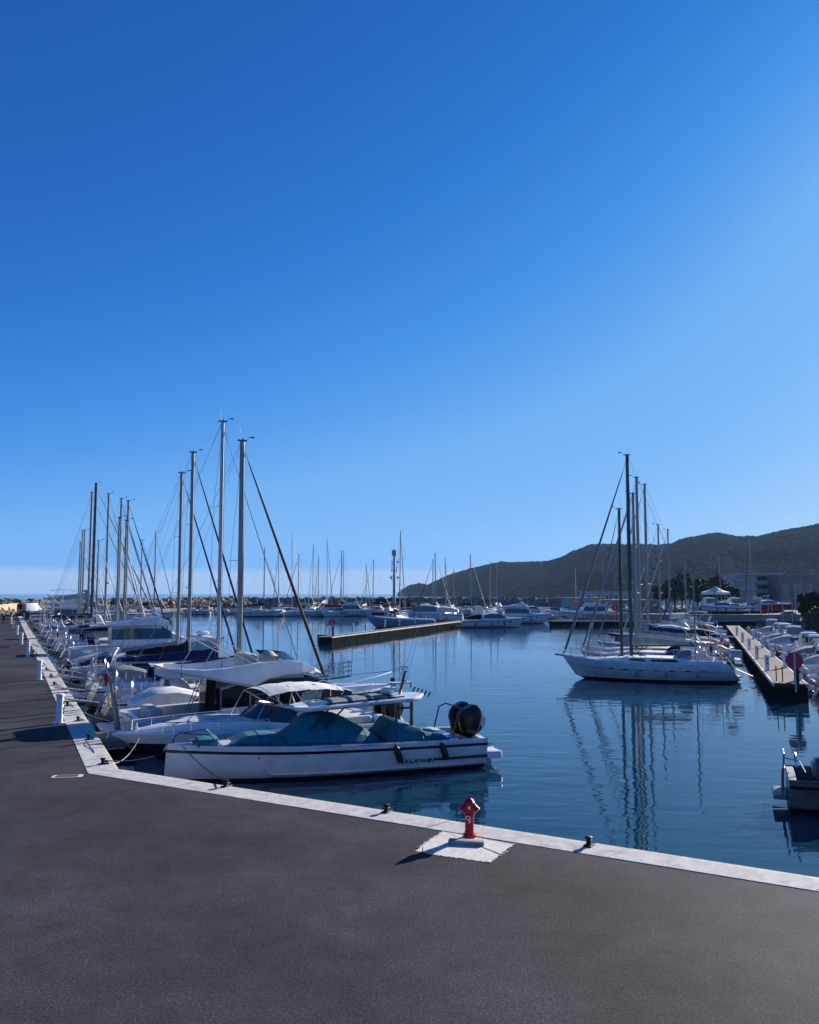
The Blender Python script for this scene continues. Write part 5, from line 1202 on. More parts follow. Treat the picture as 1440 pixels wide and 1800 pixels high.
SL(60.5, 10.2, 915, 'sailboat just beyond the white flybridge yacht with a grey sail cover', r=.10, genoa='canvgrey', cover='canvgrey', spread=1, detail=1, gangway=True)
SL(68.1, 12.0, 881, 'sailboat with a long navy furled headsail, fifth mast from the right in the left row', r=.13, genoa='canvnavy', cover='canvblack', spread=2, detail=1, stack=True)
SL(77.2, 12.5, 877, 'sailboat with pale mast directly left of the navy furled headsail, sixth from the right', r=.13, genoa='canvnavy', cover='canvnavy', spread=2, detail=1)
SL(72.8, 10.5, 910, 'sailboat with a shorter mast close beside the sixth one in the left row', r=.11, genoa='canvwhite', cover='canvcream', spread=1, detail=1, xmf=.13)
mot_left(83.2, 9.4, 'white cruiser with black canopy in the dense middle of the left row', B=3.2, style='fly', canv='canvblack')
SL(97.5, 13.5, 868, 'sailboat with light grey mast and a radar dome, standing alone right of the dark mast', r=.14, genoa='canvgrey', cover='canvcream', spread=2, detail=1, radar=True)
SL(91, 10.5, 951, 'small sailboat whose short mast shows just right of the dark mast', r=.10, genoa='canvwhite', cover='canvnavy', spread=1, detail=1)
mot_left(103, 10.0, 'white sports cruiser with navy canopy beside the dark-masted yacht', B=3.3, style='sport', canv='canvnavy')
SL(112, 17.5, 850, 'large sailing yacht with a thick black mast, the darkest mast of the left row', B=4.8, r=.24, genoa='canvgrey', cover='canvblack', spread=3, detail=1, mastm='aludark', fm=1.5, gr=.1, xmf=-.083)
SL(119, 17.0, 866, 'large sailing yacht with a grey mast just left of the black mast', B=4.7, r=.19, genoa='canvgrey', cover='canvgrey', spread=3, detail=1, fm=1.45, xmf=-.07)
mot_left(107, 6.8, 'small boat with cream canopy beside the black-masted yacht', B=2.6, style='cuddy', canv='canvcream')
SL(126.3, 12.0, 932, 'far sailboat in the left row, right one of a close pair of masts', r=.13, genoa='canvwhite', cover='canvnavy', spread=2, detail=1)
SL(131, 12.0, 933, 'far sailboat in the left row, left one of a close pair of masts', r=.12, genoa='canvwhite', cover='canvcream', spread=2, detail=1)
SL(141, 11.0, 953, 'farthest tall sailboat at the left end of the row of masts', gap=2.4, r=.12, genoa='canvgrey', cover='canvnavy', spread=2, detail=1)
mot_left(136, 11.0, 'white sports cruiser far along the left quay', B=3.5, style='sport', canv='canvwhite')
mot_left(148, 15.0, 'big motor yacht with a long black canopy near the end of the left quay', B=4.6, style='fly', canv='canvblack', topm='greygel', deckm='gel')
mot_left(158, 12.0, 'grey-hulled motor cruiser near the far end of the left quay', B=3.8, style='fly', canv=None, topm='greygel')
mot_left(166, 18.0, 'long pale motor yacht at the very end of the left quay', B=5.0, style='fly', canv='canvgrey', topm='gel')
mot_left(176, 22.0, 'long grey ship-like yacht lying beyond the end of the left row', B=5.5, style='fly', canv=None, topm='greygel', deckm='greygel')

# mooring lines from the bollards and quay edge to the boats
random.seed(11)
def rope(a, b, sag, label, r=.014, m='rope', cat='mooring line'):
    o = MB().tube(catenary(a, b, sag, 12), r, 5).build('mooring_line', m); tag(o, label, cat, 'mooring lines of the left row'); return o
def on_boat(t, v):
    c, s_ = cos(t.rotation_euler.z), sin(t.rotation_euler.z); return Vector((t.location.x + v[0] * c - v[1] * s_, t.location.y + v[0] * s_ + v[1] * c, t.location.z + v[2]))
up_ = Vector((0, 0, .12))
rope(BOLL[3] + up_, on_boat(BC, (4.9, .4, 1.4)), .45, 'pale rope drooping from the bollard at the quay bend to the black-hulled cruiser')
rope(BOLL[0] + up_, on_boat(TB, (5.2, .5, 1.28)), .12, 'dark bow line from the front coping bollard to the white boat with teal covers', .016, 'ropedark')
rope(BOLL[4] + up_, on_boat(BC, (4.9, -.4, 1.4)), .35, 'dark rope from the second bollard to the bow of the black-hulled cruiser', .016, 'ropedark')
rope(BOLL[3] + up_, on_boat(TB, (5.0, -.5, 1.25)), .25, 'dark rope from the bollard at the quay bend to the bow of the white boat', .016, 'ropedark')
rope(BOLL[5] + up_, on_boat(FC, (-6.3, 1.2, 1.2)), .25, 'dark stern line of the flybridge cruiser beside the nearest pedestal', .018, 'ropedark')
rope(BOLL[6] + up_, on_boat(FC, (-6.3, -1.2, 1.2)), .3, 'pale stern line of the flybridge cruiser behind the nearest pedestal')
for i, (s, bi) in enumerate(((14.6, 6), (17.0, 7), (21.0, 7), (23.0, 8), (26.0, 9), (30.0, 9), (31.5, 10), (35.0, 11), (39.0, 12), (44.0, 13), (48.0, 14), (53.0, 14))):
    b = LP(s, 1.7 if i % 2 else 1.5, .05 + .25 * random.random())
    rope(BOLL[bi] + up_, b, random.uniform(.12, .4), ['dark', 'pale'][i % 2] + ' stern line to the moored boat %s' % ['with the yellow hose', 'with the thick brown-sailed mast', 'with the tallest mast, near side', 'with the tallest mast, far side', 'with grey canopy', 'with the third mast from the right', 'with the third mast from the right, far side', 'with the fourth mast from the right', 'with navy canopy, in front of the flybridge yacht', 'under a grey cover', 'under a cream cover', 'that is the large flybridge yacht'][i], .016, 'ropedark' if i % 2 == 0 else 'rope')
o = MB().tube([LP(5.2, -.55, .02), LP(4.4, -.62, .02), LP(3.4, -.42, .02), LP(2.9, -.45, .02), BOLL[4] + Vector((-.1, 0, .02))], .007, 4).build('loose_cable', 'ropedark'); tag(o, 'thin dark cable lying on the coping between the first two bollards', 'cable')

for i, (bi, s, o_) in enumerate(((5, 6.6, 1.2), (6, 9.6, 1.4), (7, 12.8, 1.6), (8, 16.2, 1.5), (9, 20.4, 1.6), (10, 25.5, 1.5), (11, 33.5, 1.4), (12, 36.8, 1.5))):
    o = rope(BOLL[bi] + up_, LP(s, o_ + .4, -.1 + .3 * random.random()), random.uniform(.25, .5), '', .012, 'ropedark' if i % 3 else 'rope'); o['label'] = 'slack %s line drooping towards the water from the %s bollard after the quay bend' % (('dark' if i % 3 else 'pale'), ['third', 'fourth', 'fifth', 'sixth', 'seventh', 'eighth', 'ninth', 'tenth'][i])
# ------------------------------------------------------------------ right-hand pontoon with its boats
P0 = W(1357, 1201, -.1); P1 = W(1279, 1102, -.1); RD = (P1 - P0).normalized(); RN = Vector((-RD.y, RD.x, 0)); RL = (P1 - P0).length; PWID = 2.05
def RP(r, out, z=0): p = P0 + RD * r + RN * out; return Vector((p.x, p.y, z))
def pontoon(name, label, a, d, length, width, z, deckm, kerb='concrete', secs=12, planks=True, side=1):
    """floating pontoon: a = near left corner, d = direction, runs `width` to the right of d"""
    t = thing(name, label, 'pontoon', (a.x, a.y, 0), ang(d)); sl_ = length / secs
    for i in range(secs):
        x0 = i * sl_ + .05; x1 = (i + 1) * sl_ - .05; b = MB(); b.box(((x0 + x1) / 2, -width / 2, (z - .22 + WZ) / 2 - .1), (x1 - x0, width - .12, (z - .22 - WZ) + .2)); f_ = b.build('float', 'floatdark', t, smooth=False)
    for y in (-.09, -width + .09):
        for i in range(secs): MB().rbox(((i + .5) * sl_, y, z - (.04 if planks is False else .08)), (sl_ - .03, .16, .13 if planks is False else .2), .03, seg=1).build('edge_beam', kerb, t)
    for x in (.06, length - .06): MB().box((x, -width / 2, z - .13), (.12, width - .36, .22)).build('end_beam', 'grime', t)
    n = int((length - .3) / .16); nb = min(n, 280 if planks else 0); pm = None
    for i in range(nb):
        if pm is None:
            o = MB().box((0, 0, 0), (.145, width - .40, .03)).build('plank', deckm, t, smooth=False); pm = o
        else: o = pm.copy(); COL.objects.link(o)
        o.location = (.2 + i * .16, -width / 2, z + random.uniform(-.002, .002))
    if n > nb:
        b = MB(); 
        for i in range(nb, n): b.box((.2 + i * .16, -width / 2, z), (.145, width - .4, .03))
        o = b.build('decking', deckm, t, smooth=False); o['kind'] = 'stuff'
    MB().box((length / 2, -width / 2, z - .06), (length - .3, width - .5, .05)).build('joists', 'grime', t)
    return t
pontoon('pontoon', 'long pinkish planked pontoon running away between the boats at the right', P0, RD, RL + 6, PWID, -.1, 'planks', secs=18)
def disc_sign(p, rz, label, r=.43, h=1.75, octa=True):
    t = thing('round_sign', label, 'sign', p, rz)
    MB().box((0, 0, h / 2), (.07, .04, h + r * 1.7)).build('post', 'pedestal', t)
    MB().box((.12, .14, h * .25), (.26, .14, h * .9)).build('dark_pile', 'grime', t)
    b = MB(); b.tube([(0, .03, h), (0, .055, h)], r, 24); o = b.build('disc', 'signred', t, angle=30)
    return t
q = W(1399, 1204, -.1); disc_sign(q, radians(-6), 'large red disc sign on a pale post at the near end of the right pontoon', .50, 1.42)
for i, (px, py, h) in enumerate(((1366.5, 1226, 1.95), (1377.5, 1228, 1.95))):
    q = W(px, py, WZ); o = MB().tube([(0, 0, -.5), (0, 0, h)], .035, 6).build('guide_rod', 'rust', loc=q); tag(o, ['left rusty rod standing in the water at the right pontoon end', 'right rusty rod standing in the water at the right pontoon end'][i], 'rod')
def pont_ped(p, label, rz=0, h=1.05, group='white pedestals on the right pontoon'):
    t = thing('service_pedestal', label, 'service pedestal', p, rz, group); MB().rbox((0, 0, h / 2), (.26, .2, h), .03).build('column', 'pedestal', t); MB().rbox((0, 0, h + .03), (.3, .24, .06), .03).build('cap', 'pedestal', t)
    for z in (h * .78, h * .5): MB().box((0, -.105, z), (.12, .02, .14)).build('socket', 'blackmetal', t)
    return t
ordn = ['nearest', 'second', 'third', 'fourth', 'fifth', 'sixth', 'seventh', 'eighth', 'ninth', 'tenth', 'eleventh', 'twelfth', 'thirteenth', 'fourteenth', 'fifteenth', 'sixteenth', 'seventeenth', 'eighteenth']
for i, r in enumerate((7.2, 18.5, 30.5, 44, 60)): pont_ped(RP(r + 1.5, -.35, -.09), 'white pedestal on the left edge of the right pontoon, %s of its edge' % ordn[i])
for i, r in enumerate((.9, 10.2, 21.5, 34, 50)): pont_ped(RP(r + 1.5, -1.78, -.09), 'white pedestal on the right edge of the right pontoon, %s of its edge' % ordn[i])

G_R = 'sailboats moored side by side on the left of the right pontoon'
HR = ang(RN)
def sail_right(px_mast, py_top, rr, L, label, gap=1.2, **k):
    zt = None; k.setdefault('xmf', .08)
    u = (px_mast - 720) / F; A_ = P0 + RD * rr; out = (A_.x - u * (cos(TH) * A_.y - sin(TH) * .3)) / (u * cos(TH) * RN.y - RN.x)
    gap = out - L * (.5 + k['xmf']); print('slot', rr, round(gap, 2)); p = RP(rr, out); zt = ZA(p.y, py_top) - WZ
    t, H = sailboat(L=L, zt=zt, **k); c = RP(rr, gap + L / 2); place(t, c.x, c.y, HR, label, 'sailboat', G_R); return t, H
# the big ketch in front
bw, stn = W(1018, 1182, WZ), W(1300, 1197, WZ); d_ = (bw - stn).normalized(); Lk = 13.2; ck = (W(993, 1150, .45) + W(1302, 1178, -.2)) / 2
ck = Vector((18.05, 62.4, WZ)); hk = ang(Vector((-10.2, 2.6, 0)))
zt = ZA(62.6, 800) - WZ
kt, KH = sailboat(L=12.9, B=4.0, zt=zt, boot='black', ports=False, r=.14, genoa='canvgrey', gr=.09, cover='canvcream', mastm='aludark', stripe='gel', boomL=4.2, hood='canvgrey', fend=('fendergrey',), xmf=.10, radar=False, fm=1.35, rs=-1.1, name='ketch', spread=2)
place(kt, ck.x, ck.y, hk, 'large white two-masted sailboat in the right foreground of the harbour, bow to the left', 'sailboat')
MB().tube([(-3.3, 0, 1.2), (-3.3, 0, 9.0)], [(.05, .06), (.04, .05)], 8).build('mizzen_mast', 'alu', kt)
MB().tube([(-3.3, -.6, 5.2), (-3.3, .6, 5.2)], .03, 5).build('mizzen_spreader', 'alu', kt)
b = MB(); b.tube([(-3.4, 0, 2.7), (-6.0, 0, 2.75)], .06, 6); b.build('mizzen_boom', 'alu', kt)
b = MB(); [b.tube([(-3.3, 0, 8.8), (-3.6, s_ * 1.6, 1.4)], .011, 3) for s_ in (1, -1)]; b.tube([(-3.3, 0, 8.9), (-6.6, 0, 1.5)], .011, 3); b.build('mizzen_rigging', 'wire', kt)
MB().tube([(6.0, 0, 1.66), (7.0, 0, 1.78)], .07, 6).build('bowsprit', 'wood', kt)
for k in range(7):
    b = MB(); b.add([KH.side(u + du, .60 + dz, 1, .014) for u in (.2 + .085 * k,) for du, dz in ((0, 0), (.03, 0), (.03, .055), (0, .055))], [(0, 1, 2, 3)]); b.build('port_light', 'glass', kt)
b = MB(); b.loft([[KH.side(u, f, 1, .012) for f in (.60, .615)] for u in [.03 + .045 * k for k in range(21)]], False); b.build('cove_line', 'navy', kt)
b = MB(); b.rbox((-6.1, .0, 2.05), (.8, .9, .5), .1); b.build('liferaft_case', 'greygel', kt)
MB().tube([(-6.0, 0, .95), (-7.5, 0, .30)], [(.2, .05)] * 2, 6).build('gangway', 'teak', kt)
sail_right(1091, 895, 15.0, 10.2, 'dark-railed sailboat with the brownish shorter mast just behind the two-masted boat', r=.12, genoa='canvgrey', gr=.06, cover='canvgrey', mastm='brownsail', xmf=.2, detail=1, topm='navy', stripe='gel', spread=1)
sail_right(1117, 868, 19.5, 11.5, 'white sailboat with pale mast, second behind the two-masted boat', r=.13, genoa='canvgrey', cover='canvcream', detail=1)
sail_right(1124, 840, 24.2, 12.5, 'white sailboat with tall pale mast rising directly right of the thick dark mast', r=.14, genoa='canvwhite', cover='canvgrey', detail=1, hood='canvcream')
sail_right(1138, 852, 33, 12.5, 'white sailboat with tall grey mast, the right one of the tall group', r=.13, genoa='canvgrey', cover='canvnavy', detail=1, stack=True)
def mot_right(r, L, label, side=1, gap=1.2, flip=False, **k):
    t, H = motor(L=L, **k)
    out = gap + L / 2 if side > 0 else -(PWID + gap + L / 2)
    c = RP(r, out); hd = (HR if side > 0 else HR + pi) + (pi if flip else 0); place(t, c.x, c.y, hd + random.uniform(-.04, .04), label, 'motor boat', 'boats on the left of the right pontoon' if side > 0 else 'boats on the right of the right pontoon'); return t, H
mot_right(28.6, 9.5, 'white cruiser with cream canopy between the sailboats at the right pontoon', B=3.2, style='sport', canv='canvcream')
mot_right(37, 9.0, 'white boat with grey canopy behind the tall pale masts', B=3.0, style='cuddy', canv='canvgrey')
t, H = mot_right(42.0, 13.0, 'navy-hulled boat with a pale deck behind the right-hand sailboats', B=3.8, style='sport', topm='navy', stripe='navy', canv='canvblack')
sail_right(1160, 923, 56, 11.5, 'sailboat with slim grey mast right of the tall group', r=.12, genoa='canvwhite', cover='canvcream', detail=1)
mot_right(47, 9.0, 'white pilot boat on the left side of the right pontoon', B=3.0, style='pilot', canv=None)
mot_right(51.5, 10.0, 'white sports cruiser with navy canopy on the left side of the right pontoon', B=3.2, style='sport', canv='canvnavy')
sail_right(1177, 931, 90, 12.0, 'far sailboat with pale mast, rightmost of the pair over the hill', r=.13, genoa='canvwhite', cover='canvwhite', detail=1)
sail_right(1205, 985, 74, 9.5, 'small sailboat low against the trees left of the far pontoon end', r=.10, genoa='canvnavy', cover='canvnavy', detail=1, spread=1)
mot_right(64, 10.0, 'white fly cruiser with black canopy far along the right pontoon', B=3.3, style='fly', canv='canvblack')
mot_right(80, 9.0, 'small white cruiser farthest on the left side of the right pontoon', B=3.0, style='sport', canv='canvgrey')
# right side of the pontoon: small boats packed close
random.seed(5)
kinds = [dict(style='pilot', canv=None, B=2.5, eng=1, stripe='bluegel'), dict(style='open', canv=None, cockpit_cover='canvpale', B=2.4, eng=1), dict(style='cuddy', canv=None, B=2.5, eng=1), dict(style='pilot', canv=None, B=2.6, eng=1), dict(style='sport', canv='canvgrey', B=2.9), dict(style='open', canv=None, B=2.4, eng=1, topm='greygel'), dict(style='pilot', canv=None, B=2.6, stripe='bluegel', eng=1, deckm='cream'), dict(style='open', canv=None, B=2.4, eng=1)]
kn = ['white day boat with wheelhouse', 'open boat under pale cover', 'cuddy boat with windscreen and outboard', 'pilot house boat with outboard', 'sports boat with grey canopy', 'grey open boat with console', 'cream pilot house boat', 'white open boat with console']
Ls = [6.4, 6.0, 6.6, 7.0, 8.0, 5.8, 7.2, 6.0]; protos = {}
def mk(kind, L, **k):
    if kind in protos: return copy_tree(protos[kind][0]), protos[kind][1]
    d = dict(kinds[kind]); d.update(k); protos[kind] = motor(L=Ls[kind], detail=0, fend='fendergrey' if kind % 2 else 'fenderblue', **d); return protos[kind]
def fleet(kind, p, hd, label, group, cat='motor boat'):
    t, H = mk(kind, 0); t.scale = (random.uniform(.92, 1.1), random.uniform(.95, 1.08), random.uniform(.9, 1.12)); return place(t, p.x, p.y, hd + random.uniform(-.05, .05), label, cat, group)
seq = [7, 4, 0, 6, 3, 1, 2, 4, 5, 6, 0, 3, 7, 2, 1, 6, 4, 0, 3, 5, 6, 2, 1, 0]
for i, k in enumerate(seq):
    r = 1.5 + i * 3.55 + (.6 if i % 3 == 0 else 0); L = Ls[k]; c = RP(r, -(PWID + 1.0 + L / 2))
    fleet(k, c, HR + pi, '%s, %s from near end, right side of pontoon' % (kn[k], ordn[i] if i < 18 else '%dth' % (i + 1)), 'small boats on the right side of the right pontoon')
# next pontoon farther right, mostly cropped by the frame
random.seed(9)
seq2 = [6, 0, 2, 4, 3, 1, 6, 0, 4, 2, 5, 3]
P2 = RP(18, -26, -.1)
pontoon('pontoon', 'second pontoon farther right, almost hidden between small boats', P2, RD, 62, 2.0, -.1, 'planks', secs=8, planks=False)
for i, k in enumerate(seq2):
    for sd, nm in ((1, 'left'), (-1, 'right')):
        kk = (k + (3 if sd < 0 else 0)) % 8; L = Ls[kk]; q = P2 + RD * (2 + i * 4.6) + RN * ((L / 2 + .9) if sd > 0 else -(L / 2 + 2.9))
        fleet(kk, q, HR + (0 if sd > 0 else pi), '%s %s of the second right pontoon, %s from near end' % (kn[kk], nm, ordn[i]), 'small boats on the second right pontoon')

# grey workboat cut by the right edge, stern towards the camera's left
def workboat():
    sN = W(1374, 1428, WZ); L = 7.0; hd = radians(-22)
    c = Vector((sN.x + L / 2 * cos(hd) + .62, sN.y + L / 2 * sin(hd) + .9, WZ))
    t = thing('workboat', 'grey aluminium workboat with dark engine cover cut by the right edge of the photo', 'motor boat', c, hd)
    H = Hull(L, 2.5, fm=.98, fb=1.3, fs=.92, d=.4, rb=.9, rs=0, tw=.94, tmax=.3, pw=2.6, hard=True); H.build(t, 'workgrey', stripe='black', anti='anti', n=16, band='workgrey')
    H.deck(t, [(0, 0, .88), (.03, 0, .88), (.03, -.45, .86), (.8, -.45, .8), (.8, .04, .7), (1, 0, .3)], mats=('canvgrey', 'workgrey', 'teak'))
    z = H.sh(.1)
    b = MB(); b.lathe((-L / 2 + 1.25, .1, z - .15), [(.52, 0), (.6, .2), (.58, .5), (.46, .68), (.2, .76), (0, .77)], 16); b.build('engine_cover', 'navy', t)
    for y in (-.6,): b = MB(); b.rbox((-L / 2 + 2.3, y + .5, z), (.9, 1.5, .7), .12); b.build('console', 'canvblack', t)
    b = MB(); b.tube([(-L / 2 - .12, .35, .35), (-L / 2 - .05, .35, z + .62)], .03, 6); b.tube([(-L / 2 - .16, .18, .3), (-L / 2 - .13, .18, z + .1)], .025, 6)
    b.build('stern_post', 'wire', t)
    for zz, w in ((z + .6, .32), (z + .42, .2), (z + .12, .2)): MB().tube([(-L / 2 - .06, .35 + w, zz), (-L / 2 - .06, .35 - (w if zz > z + .55 else .05), zz - .04)], .024, 5).build('post_rung', 'blackmetal', t)
    b = MB(); b.tube([(-L / 2 + .25 + .0, -.0 + .42 * cos(a), z + .28 + .34 * sin(a)) for a in [pi * k / 10 for k in range(11)]], .026, 6); b.build('tow_hoop', 'steel', t)
    b = MB(); b.tube([(-L / 2 - .05, .3, z + .4), (-L / 2 + .35, .1, z + .38), (-L / 2 + .5, -.2, z + .1)], .022, 5); b.build('stern_rail', 'steel', t)
    MB().rbox((-L / 2 - .22, 0, .34), (.42, 1.5, .1), .06).build('swim_platform', 'workgrey', t)
    for i in range(3): MB().tube([(-L / 2 + .8 + i * .8, -1.22, z + .02), (-L / 2 + .75 + i * .8, -1.30, .25)], .016, 5).build('hanging_line', 'ropedark', t)
    b = MB(); b.ball((-L / 2 + 1.0, -1.45, .12), .2, 12, 8); b.build('buoy', 'orange', t)
    b = MB(); b.box((-L / 2 + .95, -1.225, z - .28), (1.1, .02, .18)); b.build('dark_lettering_strip', 'blackmetal', t)
    return t
workboat()

# ------------------------------------------------------------------ middle pontoon and the motor yachts behind it
M0 = W(584, 1120, -.1); M1 = W(822, 1091, -.1); MD = (M1 - M0).normalized(); MN = Vector((-MD.y, MD.x, 0)); ML = (M1 - M0).length
M0b = M0 + MN * 1.9
pontoon('pontoon', 'long floating pontoon with a white edge in the middle of the harbour', M0b, MD, ML, 1.9, -.1, 'greydeck', secs=16, planks=False)
q = W(578, 1127, WZ); b = MB(); b.box((0, 0, .25), (1.3, 2.2, 1.1)); o = b.build('mooring_block', 'grime', loc=(q.x - .4, q.y + 1.0, WZ), rz=ang(MD)); tag(o, 'dark square block at the near end of the middle pontoon', 'mooring block')
q = M0 + MD * .6; q.z = -.1; disc_sign(q + MN * .3, radians(2), 'red disc sign at the near end of the middle pontoon', .44, 1.85)
for i, px in enumerate((571, 579)):
    q = W(px, 1118, -.1); o = MB().tube([(0, 0, -1.2), (0, 0, 1.0)], .04, 6).build('guide_rod', 'grime', loc=q); tag(o, ['thin dark rod left of the red disc on the middle pontoon, left one', 'thin dark rod left of the red disc on the middle pontoon, right one'][i], 'rod')
for i, (px, py) in enumerate(((620.5, 1112), (642.5, 1109), (676.5, 1104), (702, 1101), (729, 1097), (748.5, 1095), (774, 1091), (789, 1089), (812, 1086))):
    p = W(px, py - 1, -.1); pont_ped(Vector((p.x, p.y, -.09)), 'white pedestal on the middle pontoon, %s counted from the red disc' % ('first' if i == 0 else ordn[i]), 0, 1.15, 'white pedestals on the middle pontoon')
G_M = 'motor yachts behind the middle pontoon'
def at_px(t, px_c, py_w, hd, label, cat='motor boat', group=None, dy=0):
    p = W(px_c, py_w, WZ); return place(t, p.x, p.y + dy, hd, label, cat, group)
t, H = motor(L=13.2, B=3.9, style='sport', canv=None, topm='bluecovhull', stripe='bluecovhull', deckm='bluecovhull'); 
at_px(t, 705, 1104, pi - .05, 'low boat with a blue-grey cover over its whole hull behind the middle pontoon', group=G_M, dy=1)
for ch in list(t.children):
    if ch.name.split('.')[0] in ('superstructure', 'radar_arch', 'radar_dome'): 
        for g_ in list(ch.children): bpy.data.objects.remove(g_)
        bpy.data.objects.remove(ch)
M['bluecov'] = mat('blue_grey_hull_cover', (.17, .24, .36), .75, var=.2, scale=2, bump=.6, bscale=3)
mb = MB(); rings = []
for i in range(9):
    f = i / 8; x = -6.4 + 12.6 * f; w = H.hb(f) * 1.01; zz = H.sh(f)
    rings.append([(x, -w, zz - .25), (x, -w * .6, zz + .25), (x, 0, zz + .42), (x, w * .6, zz + .25), (x, w, zz - .25)])
mb.loft(rings, False, True, True); mb.build('boat_cover', 'bluecov', t)
t, H = motor(L=17.5, B=4.8, style='sport', canv='canvwhite', stripe='black', windm='glass'); at_px(t, 748, 1094, pi - .12, 'large silver sports yacht with a curved coupe roof behind the middle pontoon', group=G_M, dy=3)
t, H = motor(L=12.6, B=3.8, style='sport', canv='canvblack', fend='rubber'); at_px(t, 868, 1103, .06, 'white sports cruiser with black fenders along its side beyond the middle pontoon', group=G_M)
t, H = motor(L=14.2, B=4.3, style='fly', canv=None); at_px(t, 915, 1096, .05, 'white flybridge yacht right behind the white sports cruiser with black fenders', group=G_M)
t, H = motor(L=11.0, B=3.4, style='sport', canv=None, topm='gel'); at_px(t, 660, 1079, pi - .1, 'low silver sports boat left of the antenna tower base', group=G_M)
t, H = motor(L=13, B=4, style='fly', canv='canvblack', topm='gel'); at_px(t, 622, 1083, .2, 'white motor yacht with dark canopy just right of the lettered catamaran', group=G_M)

# catamarans at the outer pontoon
def catamaran(L, B, p, hd, label, redtop=False, letters=None, mastpy=None, mastm='alu'):
    t = thing('catamaran', label, 'catamaran', p, hd)
    for sg in (1, -1):
        hp = thing('side_hull'); hp.parent = t; hp.location = (0, sg * B * .38, 0)
        h_ = Hull(L, B * .26, fm=1.35, fb=1.6, fs=.7, d=.4, rb=.5, rs=-1.2, tw=.7, tmax=.4, pw=2.0); o = h_.build(hp, 'gel', n=12)
        h_.deck(hp, [(0, 0, .5), (.12, 0, .5), (.12, .3, .6), (.5, .3, .6), (1, 0, .3)])
        b = MB(); 
    b = MB(); b.loft([[(-L * .38, -B * .4, .85), (-L * .38, B * .4, .85), (-L * .38, B * .4, 1.4), (-L * .38, -B * .4, 1.4)], [(L * .22, -B * .4, .75), (L * .22, B * .4, .75), (L * .22, B * .4, 1.5), (L * .22, -B * .4, 1.5)]], True, True, True); b.build('bridge_deck', 'gel', t)
    st = []
    for x, k, h in ((-.34, .66, 1.0), (-.05, .7, 1.15), (.12, .62, .95), (.24, .4, .2)):
        w = B / 2 * k; st.append((x * L, [(w, 1.35), (w, 1.35 + h * .35), (w * .95, 1.35 + h * .85), (w * .9, 1.35 + h), (w * .4, 1.4 + h), (0, 1.4 + h)]))
    hs = house(t, st, 'gel', glass=lambda i, j: j == 1 and i < 3 or (i == 2 and j in (1, 2)))
    if redtop:
        for k in range(4): MB().rbox((-L * .26 + k * 1.0, 0, 3.0), (.85, B * .55, .75), .1).build('cushion', 'canvred', t)
        b = MB(); b.rbox((-L * .1, 0, 2.55), (L * .42, B * .62, .16), .1); b.build('upper_deck', 'gel', t)
    b = MB(); b.tube([(L * .46, -B * .38, 1.55), (L * .46, B * .38, 1.55)], .08, 6); b.build('crossbeam', 'alu', t)
    if letters:
        for sg in (1, -1): lettering(letters, 1.5, t, (-L * .22, sg * (B * .38 + B * .13 + .03), .95), (pi / 2, 0, 0 if sg < 0 else pi), shear=.3, bold=.05, scale=(1.35, .75, 1))
    if mastpy:
        zt = ZA(p.y, mastpy) - WZ
        m_ = MB().tube([(L * .08, 0, 2.3), (L * .06, 0, zt)], [(.13, .1), (.11, .08)], 8).build('mast', mastm, t); MB().tube([(L * .07, -1.1, zt * .6), (L * .07, 1.1, zt * .6)], .03, 4).build('spreader', mastm, m_)
        b = MB(); [b.tube([(L * .06, 0, zt * .95), (-L * .05, sg * B * .45, 1.5)], .015, 3) for sg in (1, -1)]; b.tube([(L * .06, 0, zt * .95), (L * .46, 0, 1.6)], .05, 4); b.build('rigging', 'wire', m_)
        b = MB(); b.tube([(L * .06, 0, 3.1), (-L * .33, 0, 3.2)], [(.28, .2), (.16, .14)], 8); b.build('boom_bag', 'canvgrey', m_)
    return t
p = W(505, 1083, WZ); catamaran(13.0, 7.0, p + Vector((0, 3, 0)), radians(35), 'white sailing catamaran with dark wraparound windows at the outer pontoon', mastpy=938)
p = W(568, 1084, WZ); catamaran(12.0, 6.2, p + Vector((1.6, 3, 0)), radians(236), 'white catamaran with red cushions and large slanted letters on its hull side', redtop=True, letters='AAM')
q = W(490, 1074, -.5); pontoon('pontoon', 'outer pontoon in front of the rock breakwater', W(430, 1075, -.1), Vector((1, .02, 0)), 62, 2.2, -.1, 'planks', secs=10, planks=False)

